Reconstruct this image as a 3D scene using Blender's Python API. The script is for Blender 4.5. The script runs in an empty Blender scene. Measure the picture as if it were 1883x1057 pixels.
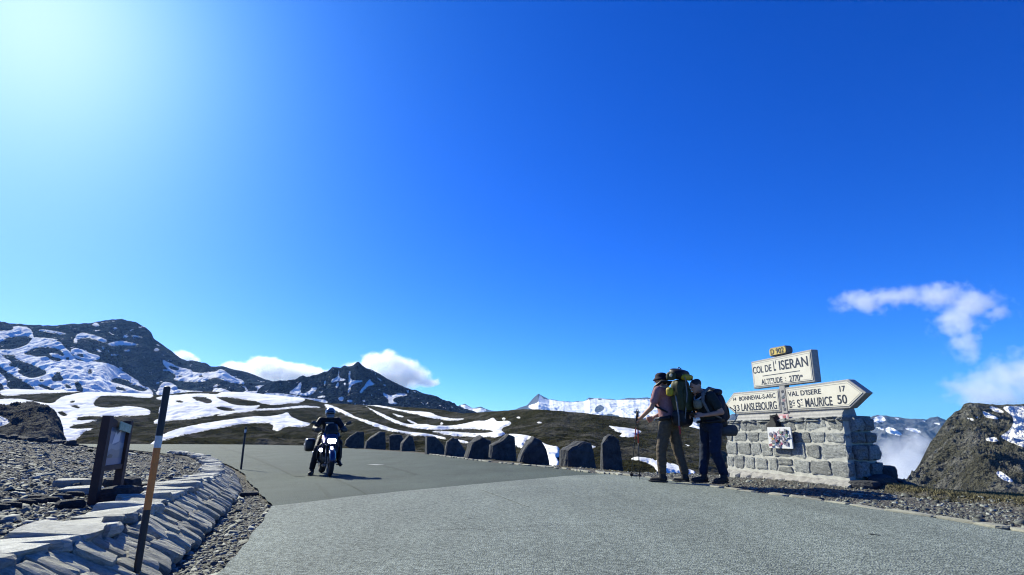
import bpy, bmesh, math, random
import numpy as np
from mathutils import Vector, Matrix, Euler

# ------------------------------------------------------------------ camera, sky, sun, exposure
SC = bpy.context.scene
COL = SC.collection
F_PX, PITCH, CAM_Z = 1034.0, math.radians(14.6), 0.75      # surveyed from the photograph (1883 x 1057)
cam = bpy.data.cameras.new('camera'); cam_o = bpy.data.objects.new('camera', cam); COL.objects.link(cam_o)
cam.sensor_width = 36.0; cam.lens = 36.0 * F_PX / 1883.0
cam.clip_start = 0.05; cam.clip_end = 60000.0
cam_o.location = (0, 0, CAM_Z); cam_o.rotation_euler = (math.pi / 2 + PITCH, 0, 0)
SC.camera = cam_o

SUN_AZ, SUN_EL = math.radians(-45.5), math.radians(33.4)   # azimuth from +Y towards +X
sun_dir = Vector((math.cos(SUN_EL) * math.sin(SUN_AZ), math.cos(SUN_EL) * math.cos(SUN_AZ), math.sin(SUN_EL)))
world = bpy.data.worlds.new('World'); SC.world = world; world.use_nodes = True
wn = world.node_tree.nodes; wl = world.node_tree.links; wn.clear()
w_out = wn.new('ShaderNodeOutputWorld'); w_bg = wn.new('ShaderNodeBackground'); w_sky = wn.new('ShaderNodeTexSky')
w_sky.sky_type = 'NISHITA'; w_sky.sun_disc = False
w_sky.sun_elevation = SUN_EL; w_sky.sun_rotation = SUN_AZ
w_sky.altitude = 2770.0; w_sky.air_density = 1.0; w_sky.dust_density = 4.0; w_sky.ozone_density = 4.0
# the phone's vivid colour rendering of the sky: one saturation and response curve on the whole sky
w_sep = wn.new('ShaderNodeSeparateColor'); w_com = wn.new('ShaderNodeCombineColor'); wl.new(w_sky.outputs[0], w_sep.inputs[0])
def w_chan(dst, terms):
    acc = None
    for ch, k in terms:
        n = wn.new('ShaderNodeMath'); n.operation = 'MULTIPLY_ADD'; n.inputs[1].default_value = k; n.inputs[2].default_value = 0.0
        wl.new(w_sep.outputs[ch] if isinstance(ch, int) else ch, n.inputs[0])
        if acc is not None: wl.new(acc, n.inputs[2])
        acc = n.outputs[0]
    n = wn.new('ShaderNodeMath'); n.operation = 'MAXIMUM'; n.inputs[1].default_value = 0.0005; wl.new(acc, n.inputs[0]); wl.new(n.outputs[0], w_com.inputs[dst])
w_sq = wn.new('ShaderNodeMath'); w_sq.operation = 'POWER'; w_sq.inputs[1].default_value = 2.0; wl.new(w_sep.outputs[0], w_sq.inputs[0])
w_chan(0, [(0, 0.14), (w_sq.outputs[0], 0.054), (2, -0.046)]); w_chan(1, [(1, 1.21), (2, -0.41)]); w_chan(2, [(2, 1.2)])
wl.new(w_com.outputs[0], w_bg.inputs[0])
w_bg.inputs[1].default_value = 0.10
wl.new(w_bg.outputs[0], w_out.inputs[0])

sun = bpy.data.lights.new('sun', 'SUN'); sun.energy = 5.0; sun.angle = math.radians(0.53); sun.color = (1.0, 0.975, 0.80)
sun_o = bpy.data.objects.new('sun', sun); COL.objects.link(sun_o)
sun_o.rotation_euler = sun_dir.to_track_quat('Z', 'Y').to_euler(); sun_o.location = (-20, 20, 30)

SC.view_settings.view_transform = 'Standard'; SC.view_settings.look = 'None'
SC.view_settings.exposure = 0.83; SC.view_settings.gamma = 1.0; SC.view_settings.use_curve_mapping = False
SC.render.engine = 'CYCLES'
SC.cycles.use_denoising = True; SC.cycles.pixel_filter_type = 'BLACKMAN_HARRIS'; SC.cycles.filter_width = 1.15
SC.cycles.max_bounces = 10; SC.cycles.diffuse_bounces = 3; SC.cycles.volume_bounces = 8; SC.cycles.transparent_max_bounces = 12
SC.cycles.volume_step_rate = 1.0; SC.cycles.volume_max_steps = 128
random.seed(7); RNG = np.random.default_rng(7)

# ------------------------------------------------------------------ survey helpers
CT, ST = math.cos(PITCH), math.sin(PITCH)
def sight(u, v):
    """bearing (X/Y) and slope ((Z-cam)/Y) measured for a photo point"""
    a = (u - 941.5) / F_PX; b = (528.5 - v) / F_PX
    fw = CT - ST * b
    return a / fw, (ST + CT * b) / fw
def at(u, v, Y):
    k, m = sight(u, v); return Vector((k * Y, Y, CAM_Z + m * Y))
def to_px(x, y, z):
    dz = z - CAM_Z
    d = y * CT + dz * ST; up = dz * CT - y * ST
    d = np.where(np.abs(d) < 1e-6, 1e-6, d)
    return 941.5 + F_PX * x / d, 528.5 - F_PX * up / d

def sstep(a, b, x):
    t = np.clip((x - a) / (b - a), 0, 1); return t * t * (3 - 2 * t)
def road_z(x, y):
    """the pass road: level by the monument, falling a little towards the far bend"""
    d = -0.5 * np.asarray(x, float) + 0.86 * np.asarray(y, float)
    return -0.17 * sstep(7.0, 13.0, d)
def G(u, v, dz=0.0):
    """photo point on the road surface -> world"""
    k, m = sight(u, v); z = 0.0
    for _ in range(12):
        Y = (z + dz - CAM_Z) / m; z = float(road_z(k * Y, Y))
    return Vector((k * Y, Y, z + dz))

# ------------------------------------------------------------------ vectorised noise
def _hash(ix, iy, iz, seed):
    h = (ix * 374761393 + iy * 668265263 + iz * 2147483647 + seed * 974711) & 0xFFFFFFFF
    h = ((h ^ (h >> 13)) * 1274126177) & 0xFFFFFFFF
    return ((h ^ (h >> 16)) & 0xFFFF) / 32767.5 - 1.0
def vnoise(x, y, z=0.0, seed=0):
    x, y, z = np.broadcast_arrays(np.asarray(x, float), np.asarray(y, float), np.asarray(z, float))
    xi, yi, zi = np.floor(x).astype(np.int64), np.floor(y).astype(np.int64), np.floor(z).astype(np.int64)
    fx, fy, fz = x - xi, y - yi, z - zi
    fx = fx * fx * fx * (fx * (fx * 6 - 15) + 10); fy = fy * fy * fy * (fy * (fy * 6 - 15) + 10); fz = fz * fz * (3 - 2 * fz)
    def L(a, b, t): return a + (b - a) * t
    def c(i, j, k): return _hash(xi + i, yi + j, zi + k, seed)
    return L(L(L(c(0,0,0), c(1,0,0), fx), L(c(0,1,0), c(1,1,0), fx), fy), L(L(c(0,0,1), c(1,0,1), fx), L(c(0,1,1), c(1,1,1), fx), fy), fz)
def fbm(x, y, z=0.0, octaves=5, seed=0, ridged=False, gain=0.5):
    s = 0; a = 1.0; f = 1.0; tot = 0
    for o in range(octaves):
        n = vnoise(np.asarray(x) * f + 17.3 * o, np.asarray(y) * f - 9.1 * o, np.asarray(z) * f + 3.7 * o, seed + o)
        if ridged: n = 1 - 2 * np.abs(n)
        s = s + a * n; tot += a; a *= gain; f *= 2.03
    return s / tot

def poly_sd(U, V, poly):
    """signed distance (positive inside) to a polygon"""
    P = np.asarray(poly, float); Q = np.roll(P, -1, 0)
    best = np.full(U.shape, 1e9); ins = np.zeros(U.shape, bool)
    for (x0, y0), (x1, y1) in zip(P, Q):
        dx, dy = x1 - x0, y1 - y0
        t = np.clip(((U - x0) * dx + (V - y0) * dy) / (dx * dx + dy * dy + 1e-12), 0, 1)
        best = np.minimum(best, (U - x0 - t * dx) ** 2 + (V - y0 - t * dy) ** 2)
        if y0 != y1:
            cross = ((y0 > V) != (y1 > V)) & (U < (x1 - x0) * (V - y0) / (y1 - y0) + x0)
            ins ^= cross
    d = np.sqrt(best); return np.where(ins, d, -d)
def chaikin(poly, it=2):
    P = np.asarray(poly, float)
    for _ in range(it): Q = np.roll(P, -1, 0); P = np.stack([0.75*P + 0.25*Q, 0.25*P + 0.75*Q], 1).reshape(-1, 2)
    return P
def field_sd(U, V, add, cut, lim=12.0):
    add = [chaikin(p) for p in add]; cut = [chaikin(p) for p in cut]
    sd = np.full(U.shape, -lim)
    for poly in add:
        P = np.asarray(poly); m = (U > P[:,0].min() - lim) & (U < P[:,0].max() + lim) & (V > P[:,1].min() - lim) & (V < P[:,1].max() + lim)
        if m.any(): sd[m] = np.maximum(sd[m], poly_sd(U[m], V[m], poly))
    for poly in cut:
        P = np.asarray(poly); m = (U > P[:,0].min() - lim) & (U < P[:,0].max() + lim) & (V > P[:,1].min() - lim) & (V < P[:,1].max() + lim)
        if m.any(): sd[m] = np.minimum(sd[m], -poly_sd(U[m], V[m], poly))
    return np.clip(sd, -lim, lim)

# ------------------------------------------------------------------ materials
def new_mat(name):
    m = bpy.data.materials.new(name); m.use_nodes = True
    nt = m.node_tree; b = nt.nodes['Principled BSDF']; return m, nt, b
def N(nt, kind, **kw):
    n = nt.nodes.new(kind)
    for k, v in kw.items():
        if k in n.inputs: n.inputs[k].default_value = v
        else: setattr(n, k, v)
    return n
def coords(nt, rand=True):
    tc = N(nt, 'ShaderNodeTexCoord')
    if not rand: return tc.outputs['Object']
    oi = N(nt, 'ShaderNodeObjectInfo'); m = N(nt, 'ShaderNodeMath', operation='MULTIPLY'); m.inputs[1].default_value = 60.0
    nt.links.new(oi.outputs['Random'], m.inputs[0])
    a = N(nt, 'ShaderNodeVectorMath', operation='ADD'); nt.links.new(tc.outputs['Object'], a.inputs[0]); nt.links.new(m.outputs[0], a.inputs[1])
    return a.outputs[0]
def ramp(nt, fac, stops):
    r = N(nt, 'ShaderNodeValToRGB'); e = r.color_ramp.elements
    while len(e) < len(stops): e.new(0.5)
    for el, (p, c) in zip(e, stops): el.position = p; el.color = (*c, 1)
    nt.links.new(fac, r.inputs[0]); return r.outputs[0]
def noise(nt, vec, scale, detail=6, rough=0.6):
    n = N(nt, 'ShaderNodeTexNoise'); n.inputs['Scale'].default_value = scale; n.inputs['Detail'].default_value = detail; n.inputs['Roughness'].default_value = rough
    nt.links.new(vec, n.inputs['Vector']); return n.outputs['Fac']
def bump(nt, b, h, strength, dist):
    n = N(nt, 'ShaderNodeBump'); n.inputs['Strength'].default_value = strength; n.inputs['Distance'].default_value = dist
    nt.links.new(h, n.inputs['Height']); nt.links.new(n.outputs[0], b.inputs['Normal'])
def val_jitter(nt, col, amt):
    oi = N(nt, 'ShaderNodeObjectInfo'); mr = N(nt, 'ShaderNodeMapRange'); mr.inputs['To Min'].default_value = 1 - amt; mr.inputs['To Max'].default_value = 1 + amt
    nt.links.new(oi.outputs['Random'], mr.inputs[0]); h = N(nt, 'ShaderNodeHueSaturation'); nt.links.new(mr.outputs[0], h.inputs['Value']); nt.links.new(col, h.inputs['Color']); return h.outputs[0]
def simple(name, c1, c2=None, rough=0.7, scale=20.0, metal=0.0, bmp=0.0, bdist=0.005, jitter=0.0, spec=0.5, coat=0.0):
    """colour varying between c1 and c2 with grain and relief"""
    m, nt, b = new_mat(name); v = coords(nt)
    c2 = c2 or tuple(x * 0.8 for x in c1)
    f = noise(nt, v, scale, 7, 0.65); c = ramp(nt, f, [(0.32, c2), (0.68, c1)])
    if jitter: c = val_jitter(nt, c, jitter)
    nt.links.new(c, b.inputs['Base Color']); b.inputs['Roughness'].default_value = rough; b.inputs['Metallic'].default_value = metal
    b.inputs['Specular IOR Level'].default_value = spec; b.inputs['Coat Weight'].default_value = coat
    if bmp: bump(nt, b, noise(nt, v, scale * 2.5, 6, 0.7), bmp, bdist)
    return m
def emit(name, col, strength):
    m, nt, b = new_mat(name); b.inputs['Base Color'].default_value = (*col, 1); b.inputs['Emission Color'].default_value = (*col, 1); b.inputs['Emission Strength'].default_value = strength
    return m

# ------------------------------------------------------------------ mesh helpers
class MB:
    def __init__(s): s.v = []; s.f = []; s.mi = []
    def add(s, V, Fc, mi=0):
        o = len(s.v); s.v += [tuple(p) for p in V]; s.f += [tuple(i + o for i in q) for q in Fc]; s.mi += [mi] * len(Fc); return s
    def box(s, c, size, rot=None, mi=0, taper=1.0):
        hx, hy, hz = (d / 2 for d in size); V = []
        for z, k in ((-hz, 1), (hz, taper)):
            for x, y in ((-hx, -hy), (hx, -hy), (hx, hy), (-hx, hy)): V.append(Vector((x * k, y * k, z)))
        M = Euler(rot).to_matrix() if rot else Matrix.Identity(3)
        return s.add([M @ p + Vector(c) for p in V], [(3,2,1,0),(4,5,6,7),(0,1,5,4),(1,2,6,5),(2,3,7,6),(3,0,4,7)], mi)
    def tube(s, pts, rad, n=8, mi=0, caps=True):
        pts = [Vector(p) for p in pts]; rad = rad if hasattr(rad, '__len__') else [rad] * len(pts)
        V = []; Fc = []; up = None
        for i, p in enumerate(pts):
            d = (pts[min(i + 1, len(pts) - 1)] - pts[max(i - 1, 0)]).normalized()
            if up is None: up = d.orthogonal().normalized()
            up = (up - d * up.dot(d)); up = up.normalized() if up.length > 1e-6 else d.orthogonal().normalized()
            w = d.cross(up)
            for k in range(n):
                a = 2 * math.pi * k / n; V.append(p + (up * math.cos(a) + w * math.sin(a)) * rad[i])
        for i in range(len(pts) - 1):
            for k in range(n): Fc.append((i*n+k, i*n+(k+1)%n, (i+1)*n+(k+1)%n, (i+1)*n+k))
        if caps: Fc.append(tuple(range(n))[::-1]); Fc.append(tuple(range((len(pts)-1)*n, len(pts)*n)))
        return s.add(V, Fc, mi)
    def lathe(s, c, axis, prof, n=16, mi=0):
        """prof: (distance along axis, radius)"""
        ax = Vector(axis).normalized(); c = Vector(c); u = ax.orthogonal().normalized(); w = ax.cross(u); V = []; Fc = []
        for h, r in prof:
            for k in range(n):
                a = 2 * math.pi * k / n; V.append(c + ax * h + (u * math.cos(a) + w * math.sin(a)) * max(r, 1e-4))
        for i in range(len(prof) - 1):
            for k in range(n): Fc.append((i*n+k, i*n+(k+1)%n, (i+1)*n+(k+1)%n, (i+1)*n+k))
        Fc.append(tuple(range(n))[::-1]); Fc.append(tuple(range((len(prof)-1)*n, len(prof)*n)))
        return s.add(V, Fc, mi)
    def ring(s, c, axis, R, r, n=28, k=10, mi=0, flat=1.0):
        ax = Vector(axis).normalized(); c = Vector(c); u = ax.orthogonal().normalized(); w = ax.cross(u); V = []; Fc = []
        for i in range(n):
            a = 2 * math.pi * i / n; d = u * math.cos(a) + w * math.sin(a)
            for j in range(k):
                b = 2 * math.pi * j / k; V.append(c + d * (R + r * math.cos(b)) + ax * r * flat * math.sin(b))
        for i in range(n):
            for j in range(k): Fc.append((i*k+j, ((i+1)%n)*k+j, ((i+1)%n)*k+(j+1)%k, i*k+(j+1)%k))
        return s.add(V, Fc, mi)
    def prism(s, pts, h0, h1, M=None, mi=0):
        """pts: 2-D outline (x, y) extruded from h0 to h1 along z, then transformed by M"""
        n = len(pts); M = M or Matrix.Identity(4)
        V = [M @ Vector((x, y, h0)) for x, y in pts] + [M @ Vector((x, y, h1)) for x, y in pts]
        return s.add(V, [tuple(range(n))[::-1], tuple(range(n, 2*n))] + [(i, (i+1)%n, n+(i+1)%n, n+i) for i in range(n)], mi)
    def rbox(s, c, size, rot=None, p=4.0, n=8, mi=0, lump=0.0, seed=0, taper=0.0):
        """rounded (super-ellipsoid) box with a lumpy surface"""
        hx, hy, hz = (d / 2 for d in size); V = []; Fc = []
        M = Euler(rot).to_matrix() if rot else Matrix.Identity(3)
        for ax in range(3):
            for sg in (-1, 1):
                o = len(V)
                for i in range(n + 1):
                    for j in range(n + 1):
                        q = [0, 0, 0]; q[ax] = sg; q[(ax+1)%3] = -1 + 2*i/n; q[(ax+2)%3] = -1 + 2*j/n
                        L = sum(abs(t) ** p for t in q) ** (1 / p); q = [t / L for t in q]
                        k = 1 - taper * q[2]
                        V.append([q[0]*hx*k, q[1]*hy*k, q[2]*hz])
                for i in range(n):
                    for j in range(n):
                        a = o + i*(n+1)+j; quad = (a, a+(n+1), a+(n+2), a+1)
                        Fc.append(quad if sg > 0 else quad[::-1])
        if lump:
            A = np.array(V); nn = fbm(A[:,0]*9+seed, A[:,1]*9, A[:,2]*9, 3, seed); ln = np.linalg.norm(A, axis=1, keepdims=True) + 1e-9
            A = A + A / ln * (nn * lump)[:, None]; V = A.tolist()
        return s.add([M @ Vector(q) + Vector(c) for q in V], Fc, mi)
    def mesh(s, name='m', smooth=False, weld=True):
        me = bpy.data.meshes.new(name); me.from_pydata(s.v, [], s.f); me.polygons.foreach_set('material_index', s.mi)
        if weld:
            bm = bmesh.new(); bm.from_mesh(me); bmesh.ops.remove_doubles(bm, verts=bm.verts, dist=1e-5); bmesh.ops.recalc_face_normals(bm, faces=bm.faces); bm.to_mesh(me); bm.free()
        if smooth: me.polygons.foreach_set('use_smooth', [True] * len(me.polygons))
        me.update(); return me
def obj(name, me, mat=None, parent=None, loc=None, rot=None, scale=None):
    o = bpy.data.objects.new(name, me); COL.objects.link(o)
    if mat is not None and me is not None and len(me.materials) == 0:
        for mm in (mat if isinstance(mat, (list, tuple)) else [mat]): me.materials.append(mm)
    if parent is not None: o.parent = parent
    if loc is not None: o.location = loc
    if rot is not None: o.rotation_euler = rot
    if scale is not None: o.scale = scale
    return o
def build(mb, name, mat, parent=None, smooth=False, **kw): return obj(name, mb.mesh(name, smooth), mat, parent, **kw)
def tag(o, label=None, cat=None, group=None, kind=None):
    for k, v in (('label', label), ('category', cat), ('group', group), ('kind', kind)):
        if v: o[k] = v
    return o
def thing(name, label, cat, loc=(0,0,0), rz=0.0, group=None):
    o = bpy.data.objects.new(name, None); COL.objects.link(o); o.empty_display_size = 0.2
    o.location = loc; o.rotation_euler = (0, 0, rz); return tag(o, label, cat, group)
def np_mesh(name, V, Fq, smooth=True):
    me = bpy.data.meshes.new(name); V = np.asarray(V, np.float32); Fq = np.asarray(Fq, np.int32); k = Fq.shape[1]
    me.vertices.add(len(V)); me.vertices.foreach_set('co', V.ravel())
    me.loops.add(Fq.size); me.loops.foreach_set('vertex_index', Fq.ravel())
    me.polygons.add(len(Fq)); me.polygons.foreach_set('loop_start', np.arange(0, Fq.size, k, dtype=np.int32)); me.polygons.foreach_set('loop_total', np.full(len(Fq), k, np.int32))
    if smooth: me.polygons.foreach_set('use_smooth', np.ones(len(Fq), bool))
    me.update(calc_edges=True); me.validate(); return me
def grid_faces(nr, nc, wrap=False):
    i = np.arange(nr - 1)[:, None]; j = np.arange(nc if wrap else nc - 1)[None, :]; j2 = (j + 1) % nc
    return np.stack([i*nc+j, i*nc+j2, (i+1)*nc+j2, (i+1)*nc+j], -1).reshape(-1, 4)
def float_attr(me, name, data):
    a = me.attributes.new(name, 'FLOAT', 'POINT'); a.data.foreach_set('value', np.asarray(data, np.float32).ravel())
def bake(o):
    dg = bpy.context.evaluated_depsgraph_get(); me = bpy.data.meshes.new_from_object(o.evaluated_get(dg)); old = o.data
    o.modifiers.clear(); o.data = me; bpy.data.meshes.remove(old); return me
def blob_mesh(caps=(), balls=(), voxel=0.012, smooth=4, fold=0.0, fold_scale=9.0, seed=0, boxes=()):
    """one continuous organic surface grown over tapered limbs (p0, r0, p1, r1) and ellipsoids (centre, radii, rot)"""
    mb = MB()
    for p0, r0, p1, r1 in caps:
        p0, p1 = Vector(p0), Vector(p1); d = p1 - p0; L = d.length; K = 5
        prof = [(-r0 * math.cos(a), r0 * math.sin(a)) for a in [math.pi/2*i/K for i in range(K+1)]] + [(L + r1 * math.sin(a), r1 * math.cos(a)) for a in [math.pi/2*i/K for i in range(K+1)]]
        mb.lathe(p0, d if L > 1e-5 else (0,0,1), prof, 14)
    for c, rad, *rt in balls: mb.rbox(c, [2*r for r in rad], rt[0] if rt else None, p=2.0, n=8)
    for c, size, rt, p in boxes: mb.rbox(c, size, rt, p=p, n=8)
    me = mb.mesh('blob'); o = bpy.data.objects.new('blob', me); COL.objects.link(o)
    r = o.modifiers.new('r', 'REMESH'); r.mode = 'VOXEL'; r.voxel_size = voxel; r.use_smooth_shade = True
    if smooth: s_ = o.modifiers.new('s', 'SMOOTH'); s_.factor = 0.5; s_.iterations = smooth
    me = bake(o); bpy.data.objects.remove(o)
    if fold:
        n = len(me.vertices); co = np.empty(n * 3, np.float32); me.vertices.foreach_get('co', co); co = co.reshape(-1, 3)
        no = np.empty(n * 3, np.float32); me.vertex_normals.foreach_get('vector', no); no = no.reshape(-1, 3)
        q = fbm(co[:,0]*fold_scale, co[:,1]*fold_scale, co[:,2]*fold_scale*1.7, 3, seed, ridged=True)
        co = co + no * (q * fold)[:, None]; me.vertices.foreach_set('co', co.astype(np.float32).ravel()); me.update()
    me.polygons.foreach_set('use_smooth', [True] * len(me.polygons)); return me
# ================================================================== far terrain
def Z6(P): return [(x * 480 / 1883.0, 570 + y * 480 / 1883.0) for x, y in P]
def Z7(P): return [(400 + x * 500 / 1883.0, 620 + y * 500 / 1883.0) for x, y in P]
def Z3(P): return [(800 + x * 550 / 1883.0, 700 + y * 550 / 1883.0) for x, y in P]
def Z8(P): return [(1540 + x * 343 / 755.0, 500 + y * 343 / 755.0) for x, y in P]
def dot(x, y, rx, ry=None): ry = ry or rx; return [(x + rx * math.cos(a) * (1 + .25 * math.sin(3 * a)), y + ry * math.sin(a)) for a in [i * math.pi / 5 for i in range(10)]]

def terrain_mat(name, rock, rock2, veg=None, veg2=None, snow_amp=2.0, ns=0.02, bs=0.05, bstr=0.6, bdist=2.0, snow_col=(0.86, 0.86, 0.83), streak=(1, 1, 1), frac=1.6, vw=0.5, dust=0.0):
    m, nt, b = new_mat(name); v = coords(nt, False); L = nt.links
    mp = N(nt, 'ShaderNodeMapping'); mp.inputs['Scale'].default_value = streak; L.new(v, mp.inputs[0]); sv = mp.outputs[0]
    n1 = noise(nt, sv, ns, 8, 0.68); n2 = noise(nt, v, ns * 7, 6, 0.7)
    mx = N(nt, 'ShaderNodeMath', operation='ADD'); h1 = N(nt, 'ShaderNodeMath', operation='MULTIPLY'); h1.inputs[1].default_value = 0.6; L.new(n1, h1.inputs[0])
    h2 = N(nt, 'ShaderNodeMath', operation='MULTIPLY'); h2.inputs[1].default_value = 0.4; L.new(n2, h2.inputs[0]); L.new(h1.outputs[0], mx.inputs[0]); L.new(h2.outputs[0], mx.inputs[1])
    stops = [(0.30, rock2), (0.52, rock), (0.72, tuple(c * 1.5 for c in rock))]
    col = ramp(nt, mx.outputs[0], stops)
    if veg:
        n3 = noise(nt, v, ns * 1.7, 7, 0.66); vr = ramp(nt, n2, [(0.3, veg2), (0.7, veg)])
        k = N(nt, 'ShaderNodeMapRange'); k.inputs['From Min'].default_value = 0.40; k.inputs['From Max'].default_value = 0.54; L.new(n3, k.inputs[0])
        mixv = N(nt, 'ShaderNodeMix', data_type='RGBA'); L.new(k.outputs[0], mixv.inputs['Factor']); L.new(col, mixv.inputs[6]); L.new(vr, mixv.inputs[7]); col = mixv.outputs[2]
    at_ = N(nt, 'ShaderNodeAttribute', attribute_name='snow')
    nz = noise(nt, v, ns * 3.2, 9, 0.72); sub = N(nt, 'ShaderNodeMath', operation='SUBTRACT'); sub.inputs[1].default_value = 0.5; L.new(nz, sub.inputs[0])
    ml = N(nt, 'ShaderNodeMath', operation='MULTIPLY_ADD'); ml.inputs[1].default_value = snow_amp * 5; L.new(sub.outputs[0], ml.inputs[0]); L.new(at_.outputs['Fac'], ml.inputs[2])
    nz2 = noise(nt, v, ns * 18, 5, 0.7); ml2 = N(nt, 'ShaderNodeMath', operation='MULTIPLY_ADD'); ml2.inputs[1].default_value = snow_amp * 3; L.new(nz2, ml2.inputs[0]); L.new(ml.outputs[0], ml2.inputs[2]); ml3 = N(nt, 'ShaderNodeMath', operation='SUBTRACT'); ml3.inputs[1].default_value = snow_amp * 1.5; L.new(ml2.outputs[0], ml3.inputs[0]); ml = ml3
    st = N(nt, 'ShaderNodeMapRange'); st.inputs['From Min'].default_value = -0.35; st.inputs['From Max'].default_value = 0.35; L.new(ml.outputs[0], st.inputs[0])
    if dust:
        mg_ = N(nt, 'ShaderNodeMapping'); mg_.inputs['Scale'].default_value = (1.0, 1.0, 0.45); L.new(v, mg_.inputs[0]); ng = noise(nt, mg_.outputs[0], ns * 2.6, 9, 0.66)
        dr = N(nt, 'ShaderNodeMapRange'); dr.inputs['From Min'].default_value = dust; dr.inputs['From Max'].default_value = dust + 0.015; L.new(ng, dr.inputs[0])
        mxs = N(nt, 'ShaderNodeMath', operation='MAXIMUM'); L.new(st.outputs[0], mxs.inputs[0]); L.new(dr.outputs[0], mxs.inputs[1]); st = mxs
    dirty = ramp(nt, n1, [(0.35, tuple(c * 0.86 for c in snow_col)), (0.6, snow_col)])
    mix = N(nt, 'ShaderNodeMix', data_type='RGBA'); L.new(st.outputs[0], mix.inputs['Factor']); L.new(col, mix.inputs[6]); L.new(dirty, mix.inputs[7])
    L.new(mix.outputs[2], b.inputs['Base Color']); b.inputs['Roughness'].default_value = 1.0; b.inputs['Specular IOR Level'].default_value = 0.0
    # relief: rough on rock and turf, smooth on snow
    inv = N(nt, 'ShaderNodeMapRange'); inv.inputs['To Min'].default_value = 1.0; inv.inputs['To Max'].default_value = 0.12; L.new(st.outputs[0], inv.inputs[0])
    vr_ = N(nt, 'ShaderNodeTexVoronoi'); vr_.inputs['Scale'].default_value = bs * frac; vr_.inputs['Detail'].default_value = 3.0; vr_.inputs['Roughness'].default_value = 0.6; L.new(sv, vr_.inputs['Vector'])
    va = N(nt, 'ShaderNodeMath', operation='MULTIPLY_ADD'); va.inputs[1].default_value = vw; L.new(vr_.outputs['Distance'], va.inputs[0]); L.new(noise(nt, sv, bs, 10, 0.75), va.inputs[2])
    hb = N(nt, 'ShaderNodeMath', operation='MULTIPLY'); L.new(va.outputs[0], hb.inputs[0]); L.new(inv.outputs[0], hb.inputs[1])
    bump(nt, b, hb.outputs[0], bstr, bdist); return m

def ridge(name, prof, Yn, Yr, vbase, cols, rows, mat, amp, scale, cliff=0.0, ridged=True, jag=0.6, add=(), cut=(), seed=1, back=1.35, skirt=-40.0, fine=0.12, keep=0.25, shape_p=1.0, folds=(), crust=0.0):
    u = np.linspace(prof[0][0], prof[-1][0], cols); pu, pv = zip(*prof)
    vr = np.interp(u, pu, pv) + jag * fbm(u / 9.0, 0 * u + seed, 0, 4, seed)
    k, m1 = sight(u, vr)
    def per(q): return q if not isinstance(q, list) else np.interp(u, *zip(*q))
    m0 = sight(u, per(vbase) + 0 * u)[1]
    yn = per(Yn) + 0 * u; yr = (per(Yr) + 0 * u) * (1 + 0.05 * fbm(u / 120.0, 0 * u, 0, 3, seed + 5))
    t = np.linspace(0, 1, rows)[:, None]; c = per(cliff) + 0 * u
    tc = 0.72; low = np.where(t < tc, t / tc * 0.42, 0.42 + (t - tc) / (1 - tc) * 0.58); tp = t ** shape_p
    sh = tp * (1 - c) + low * c
    Y = yn + (yr - yn) * t; M = m0 + (m1 - m0) * sh
    for fu, fs, ft, fw, fa in folds:      # rounded spurs: bearing, spread, depth position, depth spread, height (fraction of slope)
        M = M + fa * np.exp(-((u - fu) / fs) ** 2) * np.exp(-((t - ft) / fw) ** 2)
    X = k * Y; Z = CAM_Z + M * Y
    w = np.clip(np.minimum(t * 6, 1), 0, 1) * (1 - (1 - keep) * t ** 3)
    w = w * (1 - sstep(0.93, 1.0, t) * 0.9)
    Z = Z + amp * fbm(X / scale, Y / scale, 0, 6, seed, ridged) * w + amp * fine * fbm(X / scale * 9, Y / scale * 9, 0, 4, seed + 3, ridged) * w
    nb = 8; tb = np.linspace(0, 1, nb + 1)[1:, None]
    Yb = yr * (1 + (back - 1) * tb); Zb = Z[-1] + (skirt - Z[-1]) * tb ** 0.8; Xb = k * Yb
    Xs, Ys, Zs = k * yn * 0.85, yn * 0.85, np.full_like(k, skirt)
    X = np.vstack([Xs[None], X, Xb]); Y = np.vstack([Ys[None], Y, Yb]); Z = np.vstack([Zs[None], Z, Zb])
    V = np.stack([X, Y, Z], -1).reshape(-1, 3); U_, V_ = to_px(V[:, 0], V[:, 1], V[:, 2]); sd = field_sd(U_, V_, add, cut)
    V[:, 2] += crust * sstep(-0.5, 2.5, sd)                    # the snow lies as a layer with a rounded edge
    me = np_mesh(name, V, grid_faces(X.shape[0], cols)); float_attr(me, 'snow', sd)
    return tag(obj(name, me, mat), kind='structure')

# --- far glacier range and its blue neighbours
m_far = terrain_mat('far_rock', (0.09, 0.10, 0.12), (0.05, 0.058, 0.07), snow_amp=0.9, ns=0.004, bs=0.006, bstr=0.5, bdist=30)
snow_far = [Z3([(585,160),(600,150),(650,140),(655,90),(665,90),(680,115),(720,118),(830,135),(945,132),(975,108),(1045,112),(1150,124),(1215,116),(1345,114),(1500,130),(1500,215),(1400,210),(1280,245),(1180,235),(1090,225),(1020,235),(900,222),(830,205),(700,190),(600,180)]),
            Z3([(150,152),(190,150),(240,178),(290,170),(335,185),(270,210),(210,195)])]
cut_far = [Z3([(995,185),(1035,145),(1075,175),(1020,205)]), Z3([(1250,190),(1280,185),(1300,205),(1260,210)]), Z3([(1040,225),(1085,205),(1130,212),(1180,228),(1120,235)]), Z3([(600,150),(620,120),(648,95),(650,130),(640,140)]),
           Z3([(800,200),(835,190),(830,205)]), Z3([(960,118),(975,106),(1000,112),(985,118)]), Z3([(1020,113),(1045,112),(1050,122),(1030,121)]), Z3([(1160,122),(1190,112),(1300,112),(1345,112),(1345,118),(1220,118)])]
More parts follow.
